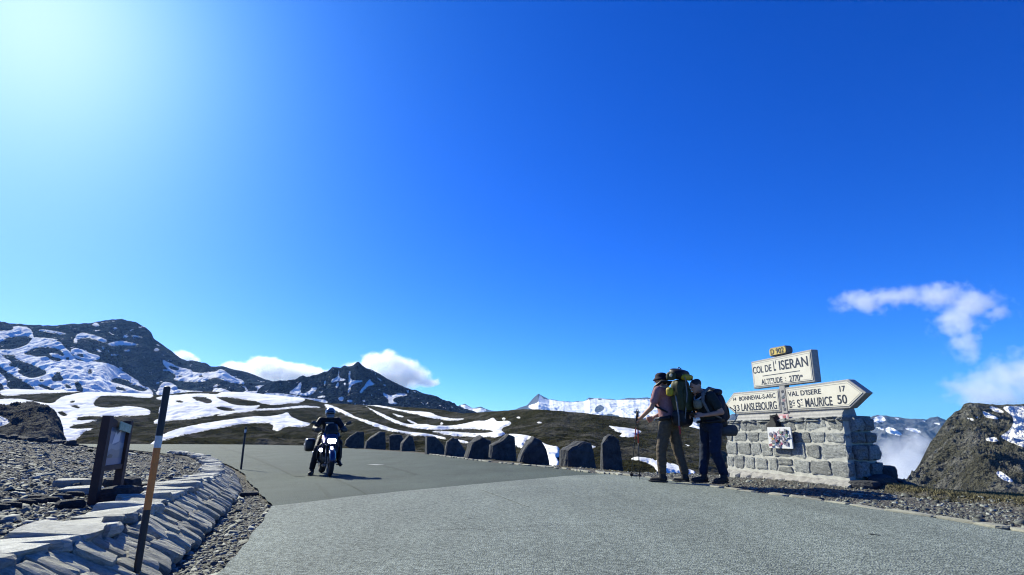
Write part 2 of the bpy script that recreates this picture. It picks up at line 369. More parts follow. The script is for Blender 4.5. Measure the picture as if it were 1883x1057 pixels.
ridge('far_glacier_range', [(820,770),(844,745),(855,742),(870,751),(885,748),(899,754),(930,757),(946,754),(958,748),(969,745),(980,733),(990,723),(1001,729),(1010,734),(1042,738),(1075,738),(1083,731),(1107,732),(1139,735),(1153,732),(1191,731),(1230,738),(1270,752),(1300,775)],
      4300, 6200, 800, 420, 110, m_far, 85, 700, jag=1.3, add=snow_far, cut=cut_far, seed=11, skirt=-600, keep=0.1, fine=0.2)
snow_blue = [Z8([(135,600),(165,580),(185,583),(200,605),(150,612)]), Z8([(190,635),(205,625),(230,635),(265,655),(255,665),(200,652)]), Z8([(260,632),(300,630),(350,648),(330,655)]), Z8([(380,610),(415,610),(415,622)]), Z8([(225,588),(250,590),(245,600)]), Z8([(335,598),(360,600),(360,608)]), Z8([(140,625),(190,632),(185,645)]),
             [(1255,775),(1275,772),(1290,790),(1300,806),(1285,800),(1262,790)], [(1262,800),(1290,812),(1285,815)]]
ridge('far_blue_range', [(1230,800),(1270,772),(1300,768),(1325,772),(1345,762),(1400,760),(1480,768),(1560,772),(1599,768),(1615,763),(1663,769),(1704,772),(1726,768),(1740,773),(1800,775),(1900,770),(2050,775)],
      3000, 4400, 905, 420, 140, m_far, 150, 700, jag=1.4, add=snow_blue, cut=(), seed=23, skirt=-900, keep=0.3, fine=0.25)

# --- the big mountain on the left
S_L = [Z6(p) for p in ([(-40,160),(0,150),(90,145),(95,115),(200,120),(235,150),(240,200),(300,215),(440,225),(450,250),(520,320),(560,370),(640,365),(760,380),(830,400),(900,450),(1000,510),(1010,540),(1100,570),(1110,660),(-40,660)],
    [(270,140),(330,140),(470,165),(480,180),(400,170),(290,155)], [(260,200),(330,200),(440,215),(380,225),(290,220)],
    [(530,210),(570,160),(650,170),(750,205),(780,220),(740,240),(650,200),(560,205),(560,240),(530,240)], [(500,290),(550,270),(610,290),(640,310),(730,330),(720,360),(600,370),(540,340)],
    [(780,240),(870,215),(960,240),(1020,250),(830,265),(780,250)], [(940,190),(960,180),(1035,195),(1030,205)], dot(690,105,26,15), dot(830,132,16,9), dot(1130,285,20,11), [(800,315),(910,325),(800,330)], [(690,280),(720,285),(740,310),(700,300)], [(880,290),(940,285),(930,300)], [(800,78),(830,76),(830,88)],
    [(1165,350),(1220,380),(1290,410),(1370,430),(1500,455),(1610,430),(1620,460),(1680,490),(1750,500),(1770,540),(1640,520),(1560,480),(1480,520),(1300,515),(1240,500),(1280,480),(1190,420)],
    [(1160,520),(1210,515),(1270,540),(1290,580),(1400,580),(1530,600),(1540,560),(1600,570),(1700,600),(1883,580),(1950,590),(1950,680),(1600,660),(1300,660),(1110,650)])] + \
  [Z7(p) for p in ([(0,220),(45,225),(100,270),(180,310),(190,330),(100,315),(30,295),(10,270)], [(0,345),(60,365),(110,380),(180,400),(0,425)], [(140,345),(200,340),(210,380),(290,370),(240,340),(330,330),(360,360),(420,345),(520,400),(520,440),(300,440),(180,430)])]
C_L = [Z6(p) for p in ([(0,235),(60,195),(190,185),(235,205),(200,250),(100,285),(0,285),(-40,285),(-40,235)], [(160,320),(230,280),(300,268),(420,275),(465,320),(450,335),(400,310),(340,310),(385,345),(440,345),(440,370),(380,370),(340,330),(260,340),(230,325)],
    [(50,400),(100,380),(10,330),(80,330),(150,370),(250,400),(360,460),(250,490),(200,490),(120,450),(160,425)], [(370,490),(430,440),(440,470),(465,500),(420,525),(380,515)],
    [(-40,390),(0,410),(60,460),(150,500),(270,580),(220,600),(110,610),(40,540),(60,510),(0,450),(-40,440)], [(270,540),(320,545),(350,550),(400,580),(440,590),(400,600),(350,575),(300,565)],
    [(535,520),(570,520),(600,570),(590,600),(560,600),(545,550)], [(455,545),(480,530),(525,565),(500,572)], [(790,515),(830,490),(900,495),(960,540),(1090,575),(1000,590),(950,560),(850,530)], [(830,560),(870,555),(930,585),(850,580)],
    [(470,340),(500,340),(505,360),(480,362)], [(550,318),(600,320),(605,340),(570,335)], [(1215,400),(1290,425),(1280,437),(1230,425)], [(1365,430),(1410,390),(1460,395),(1530,450),(1420,455)], [(1290,525),(1370,515),(1490,525),(1530,600),(1400,580),(1290,555)], [(1510,505),(1570,495),(1640,530),(1760,550),(1780,590),(1700,600),(1600,565)], dot(650,447,14), dot(300,508,16,8), dot(1300,480,18,7), dot(1450,478,14,6), [(0,330),(60,320),(120,335),(60,345)])]
m_left = terrain_mat('left_mountain_rock', (0.034, 0.050, 0.080), (0.012, 0.020, 0.036), snow_amp=1.7, ns=0.012, bs=0.022, bstr=1.0, bdist=22, dust=0.615, vw=0.8)  # rock colour blued to carry the skylit shade of the faces
ridge('snowy_mountain', [(-160,585),(-60,592),(0,590),(13,594),(50,597),(94,599),(127,596),(163,595),(194,589),(224,587),(250,593),(268,602),(278,611),(283,623),(306,639),(329,657),(344,664),(354,662),(380,668),(387,674),(408,673),(433,680),(459,686),(480,694),(505,702),(545,712),(600,735),(640,760)],
      900, 1900, 775, 620, 240, m_left, 35, 250, cliff=[(-160,.0),(150,.05),(205,.3),(235,.9),(330,.9),(370,.4),(640,.2)], jag=1.2, add=S_L, cut=C_L, seed=31, crust=2.0, skirt=-120, keep=0.5, fine=0.16)
# --- the dark rocky peak in the middle
S_C = [Z7(p) for p in ([(835,235),(845,230),(840,280),(890,290),(890,300),(820,305),(790,320),(785,290),(830,280)], [(905,235),(925,235),(915,300),(1010,295),(1000,310),(930,325),(910,390),(900,390),(910,320)], [(1040,300),(1060,285),(1065,310),(1110,330),(1060,330),(1020,360),(990,395),(980,380),(1010,345)],
    [(1105,280),(1130,290),(1140,305),(1120,300)], [(1140,320),(1175,330),(1160,345)], [(820,320),(845,305),(830,360),(815,345)], [(870,320),(890,310),(885,345)], [(735,310),(750,295),(752,320),(740,335)], [(570,310),(585,315),(570,390),(630,380),(660,340),(700,350),(640,410),(560,400),(480,390),(540,350)],
    [(840,415),(875,410),(870,445),(835,435)], [(890,435),(935,430),(935,455),(900,450)], [(1140,380),(1165,390),(1200,405),(1260,385),(1310,390),(1315,405),(1240,410),(1205,440),(1250,455),(1240,465),(1180,460),(1185,430),(1150,405)],
    [(300,385),(420,385),(540,400),(620,420),(760,430),(760,470),(300,470)], [(690,410),(740,400),(755,412),(700,422)], [(1000,440),(1020,430),(1025,450)])]
m_peak = terrain_mat('middle_peak_rock', (0.026, 0.040, 0.066), (0.008, 0.015, 0.029), snow_amp=1.1, ns=0.02, bs=0.035, bstr=1.0, bdist=14, dust=0.63, vw=0.8)  # the blue of skylit shade is mixed into this rock colour too
ridge('rocky_peak', [(455,735),(480,712),(498,702),(525,699),(546,697),(552,693),(557,690),(563,692),(581,690),(590,687),(602,682),(607,678),(612,674),(619,676),(626,677),(630,673),(634,672),(638,674),(642,674),(650,671),(656,667),(660,666),(665,670),(673,676),(692,684),(719,700),(745,712),(760,716),(777,722),(804,729),(825,741),(851,753),(867,759),(900,775)],
      1180, 1420, 775, 460, 170, m_peak, 16, 110, cliff=0.25, jag=1.6, add=S_C, cut=(), seed=41, skirt=-90, keep=0.6, fine=0.25)
# --- moorland folds with old snow
S_M = [Z7(p) for p in ([(735,462),(770,465),(850,495),(910,525),(960,555),(1090,590),(1200,630),(1300,655),(1450,665),(1580,695),(1600,710),(1460,690),(1330,680),(1180,650),(1090,620),(980,575),(900,545),(830,510),(750,490)],
    [(940,460),(1050,462),(1180,480),(1300,510),(1470,515),(1520,545),(1620,565),(1715,562),(1690,575),(1600,580),(1480,560),(1350,530),(1200,500),(1080,475)],
    [(1015,470),(1050,490),(1150,535),(1250,580),(1320,605),(1450,600),(1500,615),(1700,620),(1750,600),(1883,575),(1883,650),(1700,630),(1600,640),(1420,640),(1300,620),(1170,570),(1080,515)],
    [(1195,522),(1290,548),(1290,556),(1240,548)], [(1300,560),(1390,600),(1400,608),(1330,592)], [(1450,650),(1600,655),(1820,680),(1883,690),(1820,694),(1600,682)], dot(1552,598,10,9),
    [(0,590),(130,570),(240,545),(350,550),(440,535),(490,515),(500,545),(560,575),(620,590),(660,600),(600,620),(540,625),(470,615),(430,650),(375,650),(390,605),(340,590),(230,600),(120,605),(0,635)],
    [(0,535),(150,505),(300,495),(440,490),(560,472),(660,475),(725,488),(640,487),(560,487),(430,502),(280,508),(130,525),(0,550)],
    [(0,375),(180,380),(330,370),(500,380),(620,420),(580,455),(490,460),(420,470),(330,465),(250,440),(150,430),(0,425)], [(0,460),(50,470),(35,440),(60,468),(150,458),(230,490),(100,492),(0,482)], [(80,455),(160,450),(180,465),(110,470)])] + \
  [Z6(p) for p in ([(-40,640),(170,640),(200,650),(380,680),(420,640),(460,620),(620,585),(1000,585),(1110,605),(1100,640),(800,610),(700,630),(665,690),(750,705),(870,700),(900,690),(1080,710),(1090,760),(950,765),(700,770),(660,760),(560,770),(550,800),(690,790),(720,800),(520,830),(490,850),(560,860),(700,850),(600,880),(570,920),(500,960),(440,960),(440,830),(400,740),(360,690),(-40,690)],
    [(0,560),(600,560),(600,592),(300,600),(120,615),(0,622)], [(0,760),(40,780),(80,800),(60,820),(0,840)], [(1110,640),(1160,620),(1300,610),(1420,600),(1600,610),(1883,590),(1883,725),(1600,745),(1500,770),(1350,790),(1200,800),(1110,830),(1110,790),(1190,780),(1140,760),(1150,690),(1210,660)], dot(1290,737,58,14),
    [(1060,990),(1110,945),(1220,870),(1400,830),(1600,795),(1883,760),(1883,800),(1700,830),(1500,870),(1350,900),(1200,930),(1120,985)])] + \
  [Z3(p) for p in ([(0,280),(100,285),(180,270),(270,250),(320,255),(370,225),(385,260),(470,250),(485,275),(420,295),(415,315),(450,335),(420,345),(380,360),(290,345),(0,320),(0,312),(280,335),(390,320),(300,305),(0,303)], [(430,340),(500,335),(610,350),(660,380),(700,410),(790,425),(780,450),(785,480),(760,490),(785,520),(780,560),(720,560),(700,450),(660,390),(590,360),(555,400),(560,430),(500,420),(490,370)],
    [(0,345),(90,365),(60,372),(0,362)], [(130,368),(215,385),(200,395),(140,385)], [(1085,280),(1130,290),(1240,300),(1310,320),(1270,335),(1260,355),(1150,350),(1190,330),(1130,320)], [(970,415),(1025,415),(980,430)], [(1215,495),(1280,488),(1420,510),(1640,575),(1640,600),(1400,590),(1380,550),(1290,510)], dot(432,240,12,9), dot(525,232,10,6), dot(655,262,14,4), [(1560,395),(1610,408),(1590,414)])]
C_M = [Z6(p) for p in ([(500,660),(530,650),(545,660),(515,672)], [(500,690),(540,685),(585,705),(560,712)], [(410,735),(440,730),(500,760),(450,768)], [(1540,700),(1620,700),(1720,725),(1620,730)], [(1230,690),(1330,680),(1450,710),(1500,745),(1400,770),(1150,780),(1150,720)], [(1260,650),(1320,655),(1330,668),(1280,668)], [(1370,625),(1480,625),(1540,660),(1500,680),(1420,650)], [(1550,625),(1650,630),(1883,660),(1883,690),(1700,690),(1600,650)], [(1400,640),(1450,650),(1420,658)])]
C_M = C_M[:4] + C_M[5:]
S_M2 = S_M; 
m_moor = terrain_mat('moor_turf', (0.078, 0.074, 0.06), (0.022, 0.023, 0.020), (0.046, 0.044, 0.022), (0.013, 0.014, 0.009), snow_amp=1.3, ns=0.03, bs=0.25, bstr=1.0, bdist=1.4, streak=(1, 1, 2))
ridge('moorland_hills', [(-160,705),(0,715),(100,718),(200,722),(300,726),(350,720),(430,720),(500,727),(560,733),(600,741),(660,744),(740,748),(800,752),(850,760),(900,757),(960,752),(1000,753),(1060,758),(1130,765),(1200,772),(1260,782),(1320,797),(1400,822),(1500,850),(1600,885),(1680,910)],
      [(-160,80),(500,80),(700,66),(1000,34),(1700,28)], [(-160,720),(600,640),(850,420),(1000,330),(1700,220)], [(-160,850),(640,850),(1000,900),(1700,960)], 1000, 300, m_moor, 8.5, 75, ridged=False, jag=0.8, add=S_M, cut=C_M, seed=51, crust=0.55, skirt=-60, keep=0.3, fine=0.22, shape_p=0.9)
# --- rocky knoll on the left and the crag on the right
m_knoll = terrain_mat('knoll_rock', (0.14, 0.142, 0.138), (0.055, 0.057, 0.058), snow_amp=0.7, ns=0.12, bs=0.35, bstr=1.0, bdist=2.2, vw=0.9)
ridge('rocky_knoll', [(-140,750),(-40,744),(0,745),(50,743),(85,745),(98,757),(108,775),(114,795),(118,830)], 62, 105, 835, 200, 110, m_knoll, 1.7, 8, cliff=0.0, jag=1.2, add=[Z6([(-60,760),(0,760),(40,780),(75,800),(60,820),(0,840),(-60,840)])], seed=61, skirt=-8, keep=0.7, fine=0.25, back=1.25, shape_p=0.6)
S_R = [Z8(p) for p in ([(610,545),(640,545),(675,565),(670,572),(630,565)], [(660,548),(700,540),(800,545),(800,720),(755,712),(700,690),(650,665),(700,640),(715,600),(700,575)], [(595,672),(640,665),(660,690),(600,685)], [(638,808),(660,803),(700,835),(715,852),(690,850),(650,830)], [(585,560),(610,570),(655,590),(650,598),(610,592),(590,580)], [(520,588),(550,592),(552,602),(530,598)], dot(568,590,10,5), dot(745,690,14,8))]
m_crag = terrain_mat('crag_rock', (0.25, 0.245, 0.215), (0.085, 0.084, 0.08), (0.165, 0.16, 0.118), (0.085, 0.083, 0.064), snow_amp=0.8, ns=0.03, bs=0.16, bstr=1.0, bdist=8.0, streak=(1, 1, 2.2), vw=0.9)
ridge('rocky_crag', [(1640,925),(1660,895),(1675,875),(1690,854),(1705,826),(1722,800),(1740,773),(1752,762),(1767,752),(1772,743),(1782,740),(1794,741),(1831,745),(1860,744),(1883,743),(1960,735),(2100,720)], [(1640,300),(1780,190),(2100,180)], [(1640,340),(1700,390),(1770,450),(2100,470)], 935, 300, 220, m_crag, 9, 38, cliff=0.2, jag=1.2, add=S_R, seed=71, skirt=-45, keep=0.4, fine=0.40, back=1.5, shape_p=0.6)
# ================================================================== the pass: ground, road, gravel
def spline(P, step=0.1):
    P = np.asarray(P, float); out = []
    Q = np.vstack([2*P[0]-P[1], P, 2*P[-1]-P[-2]])
    for i in range(1, len(Q) - 2):
        n = max(2, int(np.linalg.norm(Q[i+1]-Q[i]) / step)); t = np.linspace(0, 1, n, endpoint=False)[:, None]
        out.append(0.5*((2*Q[i])+(-Q[i-1]+Q[i+1])*t+(2*Q[i-1]-5*Q[i]+4*Q[i+1]-Q[i+2])*t**2+(-Q[i-1]+3*Q[i]-3*Q[i+1]+Q[i+2])*t**3))
    return np.vstack(out + [P[-1:]])
FOOT = spline([(-1.70,-1.5),(-1.76,0.8),(-1.80,1.8),(-1.90,2.6),(-2.03,3.5),(-2.31,4.4),(-2.69,5.4),(-3.14,6.6),(-4.05,8.8),(-5.36,11.6),(-7.45,15.6),(-10.5,20.5),(-14,25)])
def x_foot(y): return np.where(np.asarray(y) > 25, -14 - 0.9 * (np.asarray(y) - 25), np.interp(y, FOOT[:,1], FOOT[:,0]))
_r = [G(u, v) for u, v in [(1883,981),(1711,952),(1532,925),(1326,898),(1150,875),(1040,863),(900,850),(760,832),(640,824)]]
R_Y = [-8, 0, 2.5] + [p.y for p in _r] + [40, 48, 53, 56, 60]; R_X = [3.7, 3.95, 4.02] + [p.x for p in _r] + [-12.5, -17, -25, -42, -70]
def x_right(y): return np.interp(y, R_Y, R_X)
_l = [G(u, v) for u, v in [(500,935),(472,900),(455,872),(436,852),(418,838),(402,826)]]
L_Y = [-8, 3.4] + [p.y for p in _l] + [_l[-1].y + 8, _l[-1].y + 12]; L_X = [-1.2, -1.5] + [p.x for p in _l] + [_l[-1].x - 16, -70]
def x_left(y): return np.where(np.asarray(y) > 8, np.minimum(np.interp(y, L_Y, L_X), x_foot(y) + 0.42 - 0.05 * np.clip(np.asarray(y) - 8, 0, 4)), np.interp(y, L_Y, L_X))
C_Y = [-8, 3.4, 6.4, 7.6, 9.2, 12.3]; C_X = [-1.35, -1.6, -2.55, -1.82, -0.69, 1.4]
def x_chip(y): return np.interp(y, C_Y, C_X)

def ground_z(x, y, detail=True):
    x = np.asarray(x, float); y = np.asarray(y, float)
    z0 = road_z(x, y)
    d = (x_foot(y) - x) * np.where(y > 6, 0.88, 0.95)          # distance behind the wall's foot
    e = x - x_right(y)                                          # distance outside the road
    z = z0 - 0.03
    ditch = (1 - sstep(0.0, 0.55, x - x_foot(y))) * (d < 0.05); z = z - 0.03 * ditch
    crest = 16.5 + 1.5 * np.sin(x * 0.35)
    top = z0 + 0.165 + 0.118 * np.clip(d - 0.7, 0, 9) - 0.05 * np.exp(-((x + 3.6) ** 2 + (y - 5.0) ** 2) / 1.2) - 0.10 * np.clip(y - crest, 0, 60) ** 1.1 - 0.25 * np.clip(d - 16, 0, 60)
    if detail: top = top + 0.035 * fbm(x * 0.9, y * 0.9, 0, 4, 5) * np.clip(d - 0.3, 0, 1)
    top = np.maximum(top, z0 - 3)
    z = np.where(d > 0.02, z + (top - z) * sstep(0.02, 0.36, d), z)
    # right side: gravel shoulder, turf bank, then the drop
    if detail: z = z + np.where(e > 0.05, 0.02 * fbm(x * 2.2, y * 2.2, 0, 3, 8), 0) + np.where((d < 0.05) & (x < x_left(y)) , 0.012 * fbm(x * 3, y * 3, 0, 3, 9), 0)
    lip = np.interp(y, [-8, 3, 6.3, 7.9, 9.0, 12.0, 14.0, 80], [2.2, 2.0, 1.72, 1.9, 2.3, 1.8, 1.0, 1.0])
    turf = sstep(0.0, 0.16, e - lip) * (1 - sstep(8.3, 9.4, y))
    z = z + 0.07 * turf
    drop_from = np.interp(y, [-8, 7.6, 8.6, 80], [6.0, 6.0, 0.35, 0.35])
    q = np.clip(e - lip - drop_from, 0, 200)
    z = z - 0.055 * np.clip(e - lip, 0, 8) * turf - 0.32 * q ** 1.05
    z = z - np.clip(y - 57, 0, 200) * 0.3
    z = z - np.where(y < -3, 0, 0)
    mound = np.exp(-(((x - 5.0) / 1.0) ** 2 + ((y - 9.6) / 1.9) ** 2) ** 2); z = z + 0.05 * mound * (e > 0)
    return np.maximum(z, -16)
def gz(x, y): return float(ground_z(np.array([x]), np.array([y]))[0])

def ground_mat():
    m, nt, b = new_mat('stony_ground'); L = nt.links; v = coords(nt, False)
    n1 = noise(nt, v, 0.8, 6, 0.6); n2 = noise(nt, v, 14, 8, 0.7)
    vo = N(nt, 'ShaderNodeTexVoronoi'); vo.inputs['Scale'].default_value = 26; vo.inputs['Randomness'].default_value = 1; L.new(v, vo.inputs['Vector'])
    vo2 = N(nt, 'ShaderNodeTexVoronoi'); vo2.inputs['Scale'].default_value = 9; L.new(v, vo2.inputs['Vector'])
    c1 = ramp(nt, vo.outputs['Color'], [(0.1, (0.050, 0.047, 0.040)), (0.5, (0.107, 0.102, 0.090)), (0.9, (0.181, 0.174, 0.157))])
    c2 = ramp(nt, n2, [(0.3, (0.040, 0.036, 0.030)), (0.7, (0.114, 0.106, 0.092))])
    mx = N(nt, 'ShaderNodeMix', data_type='RGBA'); L.new(n1, mx.inputs['Factor']); L.new(c1, mx.inputs[6]); L.new(c2, mx.inputs[7])
    gr = ramp(nt, noise(nt, v, 6, 8, 0.75), [(0.3, (0.05, 0.048, 0.018)), (0.55, (0.095, 0.082, 0.034)), (0.75, (0.13, 0.105, 0.055))])
    at_ = N(nt, 'ShaderNodeAttribute', attribute_name='turf')
    mg = N(nt, 'ShaderNodeMix', data_type='RGBA'); L.new(at_.outputs['Fac'], mg.inputs['Factor']); L.new(mx.outputs[2], mg.inputs[6]); L.new(gr, mg.inputs[7])
    L.new(mg.outputs[2], b.inputs['Base Color']); b.inputs['Roughness'].default_value = 0.95; b.inputs['Specular IOR Level'].default_value = 0.1
    h = N(nt, 'ShaderNodeMath', operation='MULTIPLY_ADD'); h.inputs[1].default_value = -0.8; L.new(vo.outputs['Distance'], h.inputs[0]); L.new(n2, h.inputs[2])
    bump(nt, b, h.outputs[0], 0.9, 0.035); return m
M_GROUND = ground_mat()
rr = np.concatenate([[0.0], np.geomspace(0.6, 130, 300)])[:, None]; aa = np.concatenate([np.linspace(-math.pi*0.30, math.pi*0.30, 620), np.linspace(math.pi*0.30, math.pi*1.70, 110)[1:-1]])[None, :]
GX, GY = rr * np.sin(aa), rr * np.cos(aa)
GZ = ground_z(GX, GY)
me = np_mesh('ground', np.stack([GX, GY, GZ], -1).reshape(-1, 3), grid_faces(GX.shape[0], GX.shape[1], True))
_e = GX - x_right(GY); _lip = np.interp(GY, [-8, 3, 6.3, 7.9, 9.0, 12.0, 14.0, 80], [2.2, 2.0, 1.72, 1.9, 2.3, 1.8, 1.0, 1.0])
float_attr(me, 'turf', np.clip(sstep(0.03, 0.22, _e - _lip + 0.12 * fbm(GX * 2, GY * 2, 0, 3, 4)), 0, 1))
tag(obj('ground', me, M_GROUND), kind='structure')

def strip(name, ys, xl, xr, lift, mat, n=26, wob=0.0, seed=3):
    ys = np.asarray(ys)[:, None]; a = xl(ys[:,0])[:, None] + wob * fbm(ys * 3, ys * 0, 0, 3, seed); b_ = xr(ys[:,0])[:, None] + wob * fbm(ys * 3, ys * 0 + 9, 0, 3, seed)
    t = np.linspace(0, 1, n)[None, :]; X = a + (b_ - a) * t; Y = ys + 0 * t; Z = road_z(X, Y) + lift
    me = np_mesh(name, np.stack([X, Y, Z], -1).reshape(-1, 3), grid_faces(X.shape[0], n)[:, ::-1]); return obj(name, me, mat)
def asphalt_mat(name, base, dark, light, grain, contrast, patch=0.12):
    m, nt, b = new_mat(name); L = nt.links; v = coords(nt, False)
    vo = N(nt, 'ShaderNodeTexVoronoi'); vo.inputs['Scale'].default_value = grain; L.new(v, vo.inputs['Vector'])
    sp = N(nt, 'ShaderNodeSeparateColor'); L.new(vo.outputs['Color'], sp.inputs[0])
    n2 = noise(nt, v, grain * 0.55, 4, 0.7)
    ad = N(nt, 'ShaderNodeMath', operation='MULTIPLY_ADD'); ad.inputs[1].default_value = contrast; L.new(sp.outputs[0], ad.inputs[0]); L.new(n2, ad.inputs[2])
    c = ramp(nt, ad.outputs[0], [(0.35, dark), (0.35 + 0.35 * (0.6 + contrast), base), (0.98, light)])
    pn = noise(nt, v, 0.55, 5, 0.6); mr = N(nt, 'ShaderNodeMapRange'); mr.inputs['From Min'].default_value = 0.3; mr.inputs['From Max'].default_value = 0.7; mr.inputs['To Min'].default_value = 1 - patch; mr.inputs['To Max'].default_value = 1 + patch; L.new(pn, mr.inputs[0])
    # faint tyre-polished bands and stains along the road
    h = N(nt, 'ShaderNodeHueSaturation'); L.new(mr.outputs[0], h.inputs['Value']); L.new(c, h.inputs['Color'])
    # wear: long stains following the traffic, hairline cracks, dusty specks
    mp = N(nt, 'ShaderNodeMapping'); mp.inputs['Rotation'].default_value = (0, 0, math.radians(-22)); mp.inputs['Scale'].default_value = (1.6, 0.22, 1); L.new(v, mp.inputs[0])
    stn = noise(nt, mp.outputs[0], 0.9, 6, 0.62); sm = N(nt, 'ShaderNodeMapRange'); sm.inputs['From Min'].default_value = 0.35; sm.inputs['From Max'].default_value = 0.65; sm.inputs['To Min'].default_value = 0.86; sm.inputs['To Max'].default_value = 1.10; L.new(stn, sm.inputs[0])
    wv = N(nt, 'ShaderNodeVectorMath', operation='SCALE'); wv.inputs['Scale'].default_value = 0.9; nw = N(nt, 'ShaderNodeTexNoise'); nw.inputs['Scale'].default_value = 1.3; nw.inputs['Detail'].default_value = 6; L.new(v, nw.inputs['Vector']); L.new(nw.outputs['Color'], wv.inputs[0])
    wa = N(nt, 'ShaderNodeVectorMath', operation='ADD'); L.new(v, wa.inputs[0]); L.new(wv.outputs[0], wa.inputs[1])
    cr = N(nt, 'ShaderNodeTexVoronoi'); cr.feature = 'DISTANCE_TO_EDGE'; cr.inputs['Scale'].default_value = 0.33; L.new(wa.outputs[0], cr.inputs['Vector'])
    cm = N(nt, 'ShaderNodeMapRange'); cm.inputs['From Min'].default_value = 0.0; cm.inputs['From Max'].default_value = 0.007; cm.inputs['To Min'].default_value = 0.55; cm.inputs['To Max'].default_value = 1.0; L.new(cr.outputs['Distance'], cm.inputs[0])
    cg = N(nt, 'ShaderNodeMapRange'); cg.inputs['From Min'].default_value = 0.5; cg.inputs['From Max'].default_value = 0.56; cg.inputs['To Min'].default_value = 1.0; cg.inputs['To Max'].default_value = 0.0; L.new(noise(nt, v, 0.35, 3, 0.5), cg.inputs[0])
    cx = N(nt, 'ShaderNodeMath', operation='MAXIMUM'); L.new(cm.outputs[0], cx.inputs[0]); L.new(cg.outputs[0], cx.inputs[1])
    wm = N(nt, 'ShaderNodeMath', operation='MULTIPLY'); L.new(sm.outputs[0], wm.inputs[0]); L.new(cx.outputs[0], wm.inputs[1])
    h2 = N(nt, 'ShaderNodeHueSaturation'); L.new(wm.outputs[0], h2.inputs['Value']); L.new(h.outputs[0], h2.inputs['Color']); h = h2
    L.new(h.outputs[0], b.inputs['Base Color']); b.inputs['Roughness'].default_value = 0.88; b.inputs['Specular IOR Level'].default_value = 0.25
    bump(nt, b, vo.outputs['Distance'], 0.7, 0.012); return m
M_ASPH = asphalt_mat('worn_asphalt', (0.050, 0.068, 0.055), (0.032, 0.045, 0.036), (0.078, 0.10, 0.082), 90, 0.4, 0.16)
M_CHIP = asphalt_mat('pale_chip_seal', (0.124, 0.146, 0.124), (0.048, 0.059, 0.05), (0.23, 0.26, 0.226), 78, 0.65, 0.09)
ys_a = np.concatenate([np.arange(5.2, 20, 0.25), np.arange(20, 58, 0.5)])
tag(strip('road', ys_a, x_left, x_right, 0.0, M_ASPH, wob=0.05), kind='structure')
tag(strip('chip_seal_pavement', np.concatenate([np.arange(-8, 2, 0.5), np.arange(2, 12.31, 0.08)]), x_chip, x_right, 0.006, M_CHIP, wob=0.035, seed=6), kind='structure')
def paint_mat(name, col, base, wear):
    m, nt, b = new_mat(name); v = coords(nt, False); f = noise(nt, v, 7, 9, 0.8); c = ramp(nt, f, [(wear - 0.06, base), (wear + 0.06, col)])
    nt.links.new(c, b.inputs['Base Color']); b.inputs['Roughness'].default_value = 0.9; b.inputs['Specular IOR Level'].default_value = 0.2; bump(nt, b, noise(nt, v, 90, 3), 0.7, 0.012); return m
M_PAINT = paint_mat('worn_white_paint', (0.34, 0.36, 0.33), (0.055, 0.072, 0.06), 0.42)
M_PAINT2 = paint_mat('faded_line', (0.050, 0.064, 0.053), (0.038, 0.050, 0.041), 0.45)
def line_mark(name, px, width, mat, lift):
    P = spline([tuple(G(u, v))[:2] for u, v in px], 0.2); T = np.gradient(P, axis=0); T /= np.linalg.norm(T, axis=1, keepdims=True); Nn = np.stack([-T[:,1], T[:,0]], 1)
    A = P + Nn * width / 2; B = P - Nn * width / 2; V = []
    for a, b_ in zip(A, B): V += [(a[0], a[1], float(road_z(a[0], a[1])) + lift), (b_[0], b_[1], float(road_z(b_[0], b_[1])) + lift)]
    F_ = [(2*i, 2*i+1, 2*i+3, 2*i+2) for i in range(len(P) - 1)]
    me = bpy.data.meshes.new(name); me.from_pydata(V, [], F_); me.update(); return tag(obj(name, me, mat), kind='structure')
line_mark('centre_dash', [(681,854),(692,854.6),(700,855.2)], 0.28, M_PAINT, 0.005)
line_mark('faded_edge_line', [(404,822),(440,832),(480,846),(520,862),(552,876)], 0.22, M_PAINT2, 0.005)
line_mark('faded_centre_line', [(700,855.5),(730,862),(765,872)], 0.13, M_PAINT2, 0.005)
line_mark('pavement_joint', [(582,888),(597,903),(613,921)], 0.06, M_PAINT2, 0.005)
line_mark('pavement_joint', [(620,879),(646,893),(680,911)], 0.06, M_PAINT2, 0.005)
line_mark('pavement_joint', [(885,901),(930,917),(972,933)], 0.025, paint_mat('pale_seam', (0.24,0.265,0.235), (0.132, 0.158, 0.136), 0.47), 0.011)

line_mark('dark_stain', [(1598,984),(1608,984.5),(1618,986)], 0.035, paint_mat('tar_stain', (0.03,0.03,0.03), (0.13,0.155,0.134), 0.5), 0.011)
# ---- stones: a pool of shared meshes
def slab_mesh(seed, rough=0.16, p=5.0, n=3):
    """unit split stone, chipped corners, 54 quads"""
    rs = np.random.default_rng(seed); mb = MB(); mb.rbox((0,0,0), (1,1,1), None, p=p, n=n)
    A = np.array(mb.v); s = rs.random() * 50
    A = A * (1 + rough * np.stack([fbm(A[:,0]*1.6+s, A[:,1]*1.6, A[:,2]*1.6, 2, seed+i) for i in range(3)], 1))
    sh = rs.uniform(-0.18, 0.18, 3); A[:,0] += sh[0]*A[:,1]; A[:,1] += sh[1]*A[:,0]; A[:,0] += sh[2]*A[:,2]
    q = 1 - rs.uniform(0, .35) * (A[:,0] > 0) * np.abs(A[:,0]); A[:,1] *= q
    mb.v = [tuple(t) for t in A]; return mb.mesh('stone', smooth=False)
M_SCHIST = simple('grey_schist', (0.47, 0.455, 0.36), (0.22, 0.215, 0.175), 0.85, 5.0, bmp=0.8, bdist=0.02, jitter=0.28, spec=0.3)
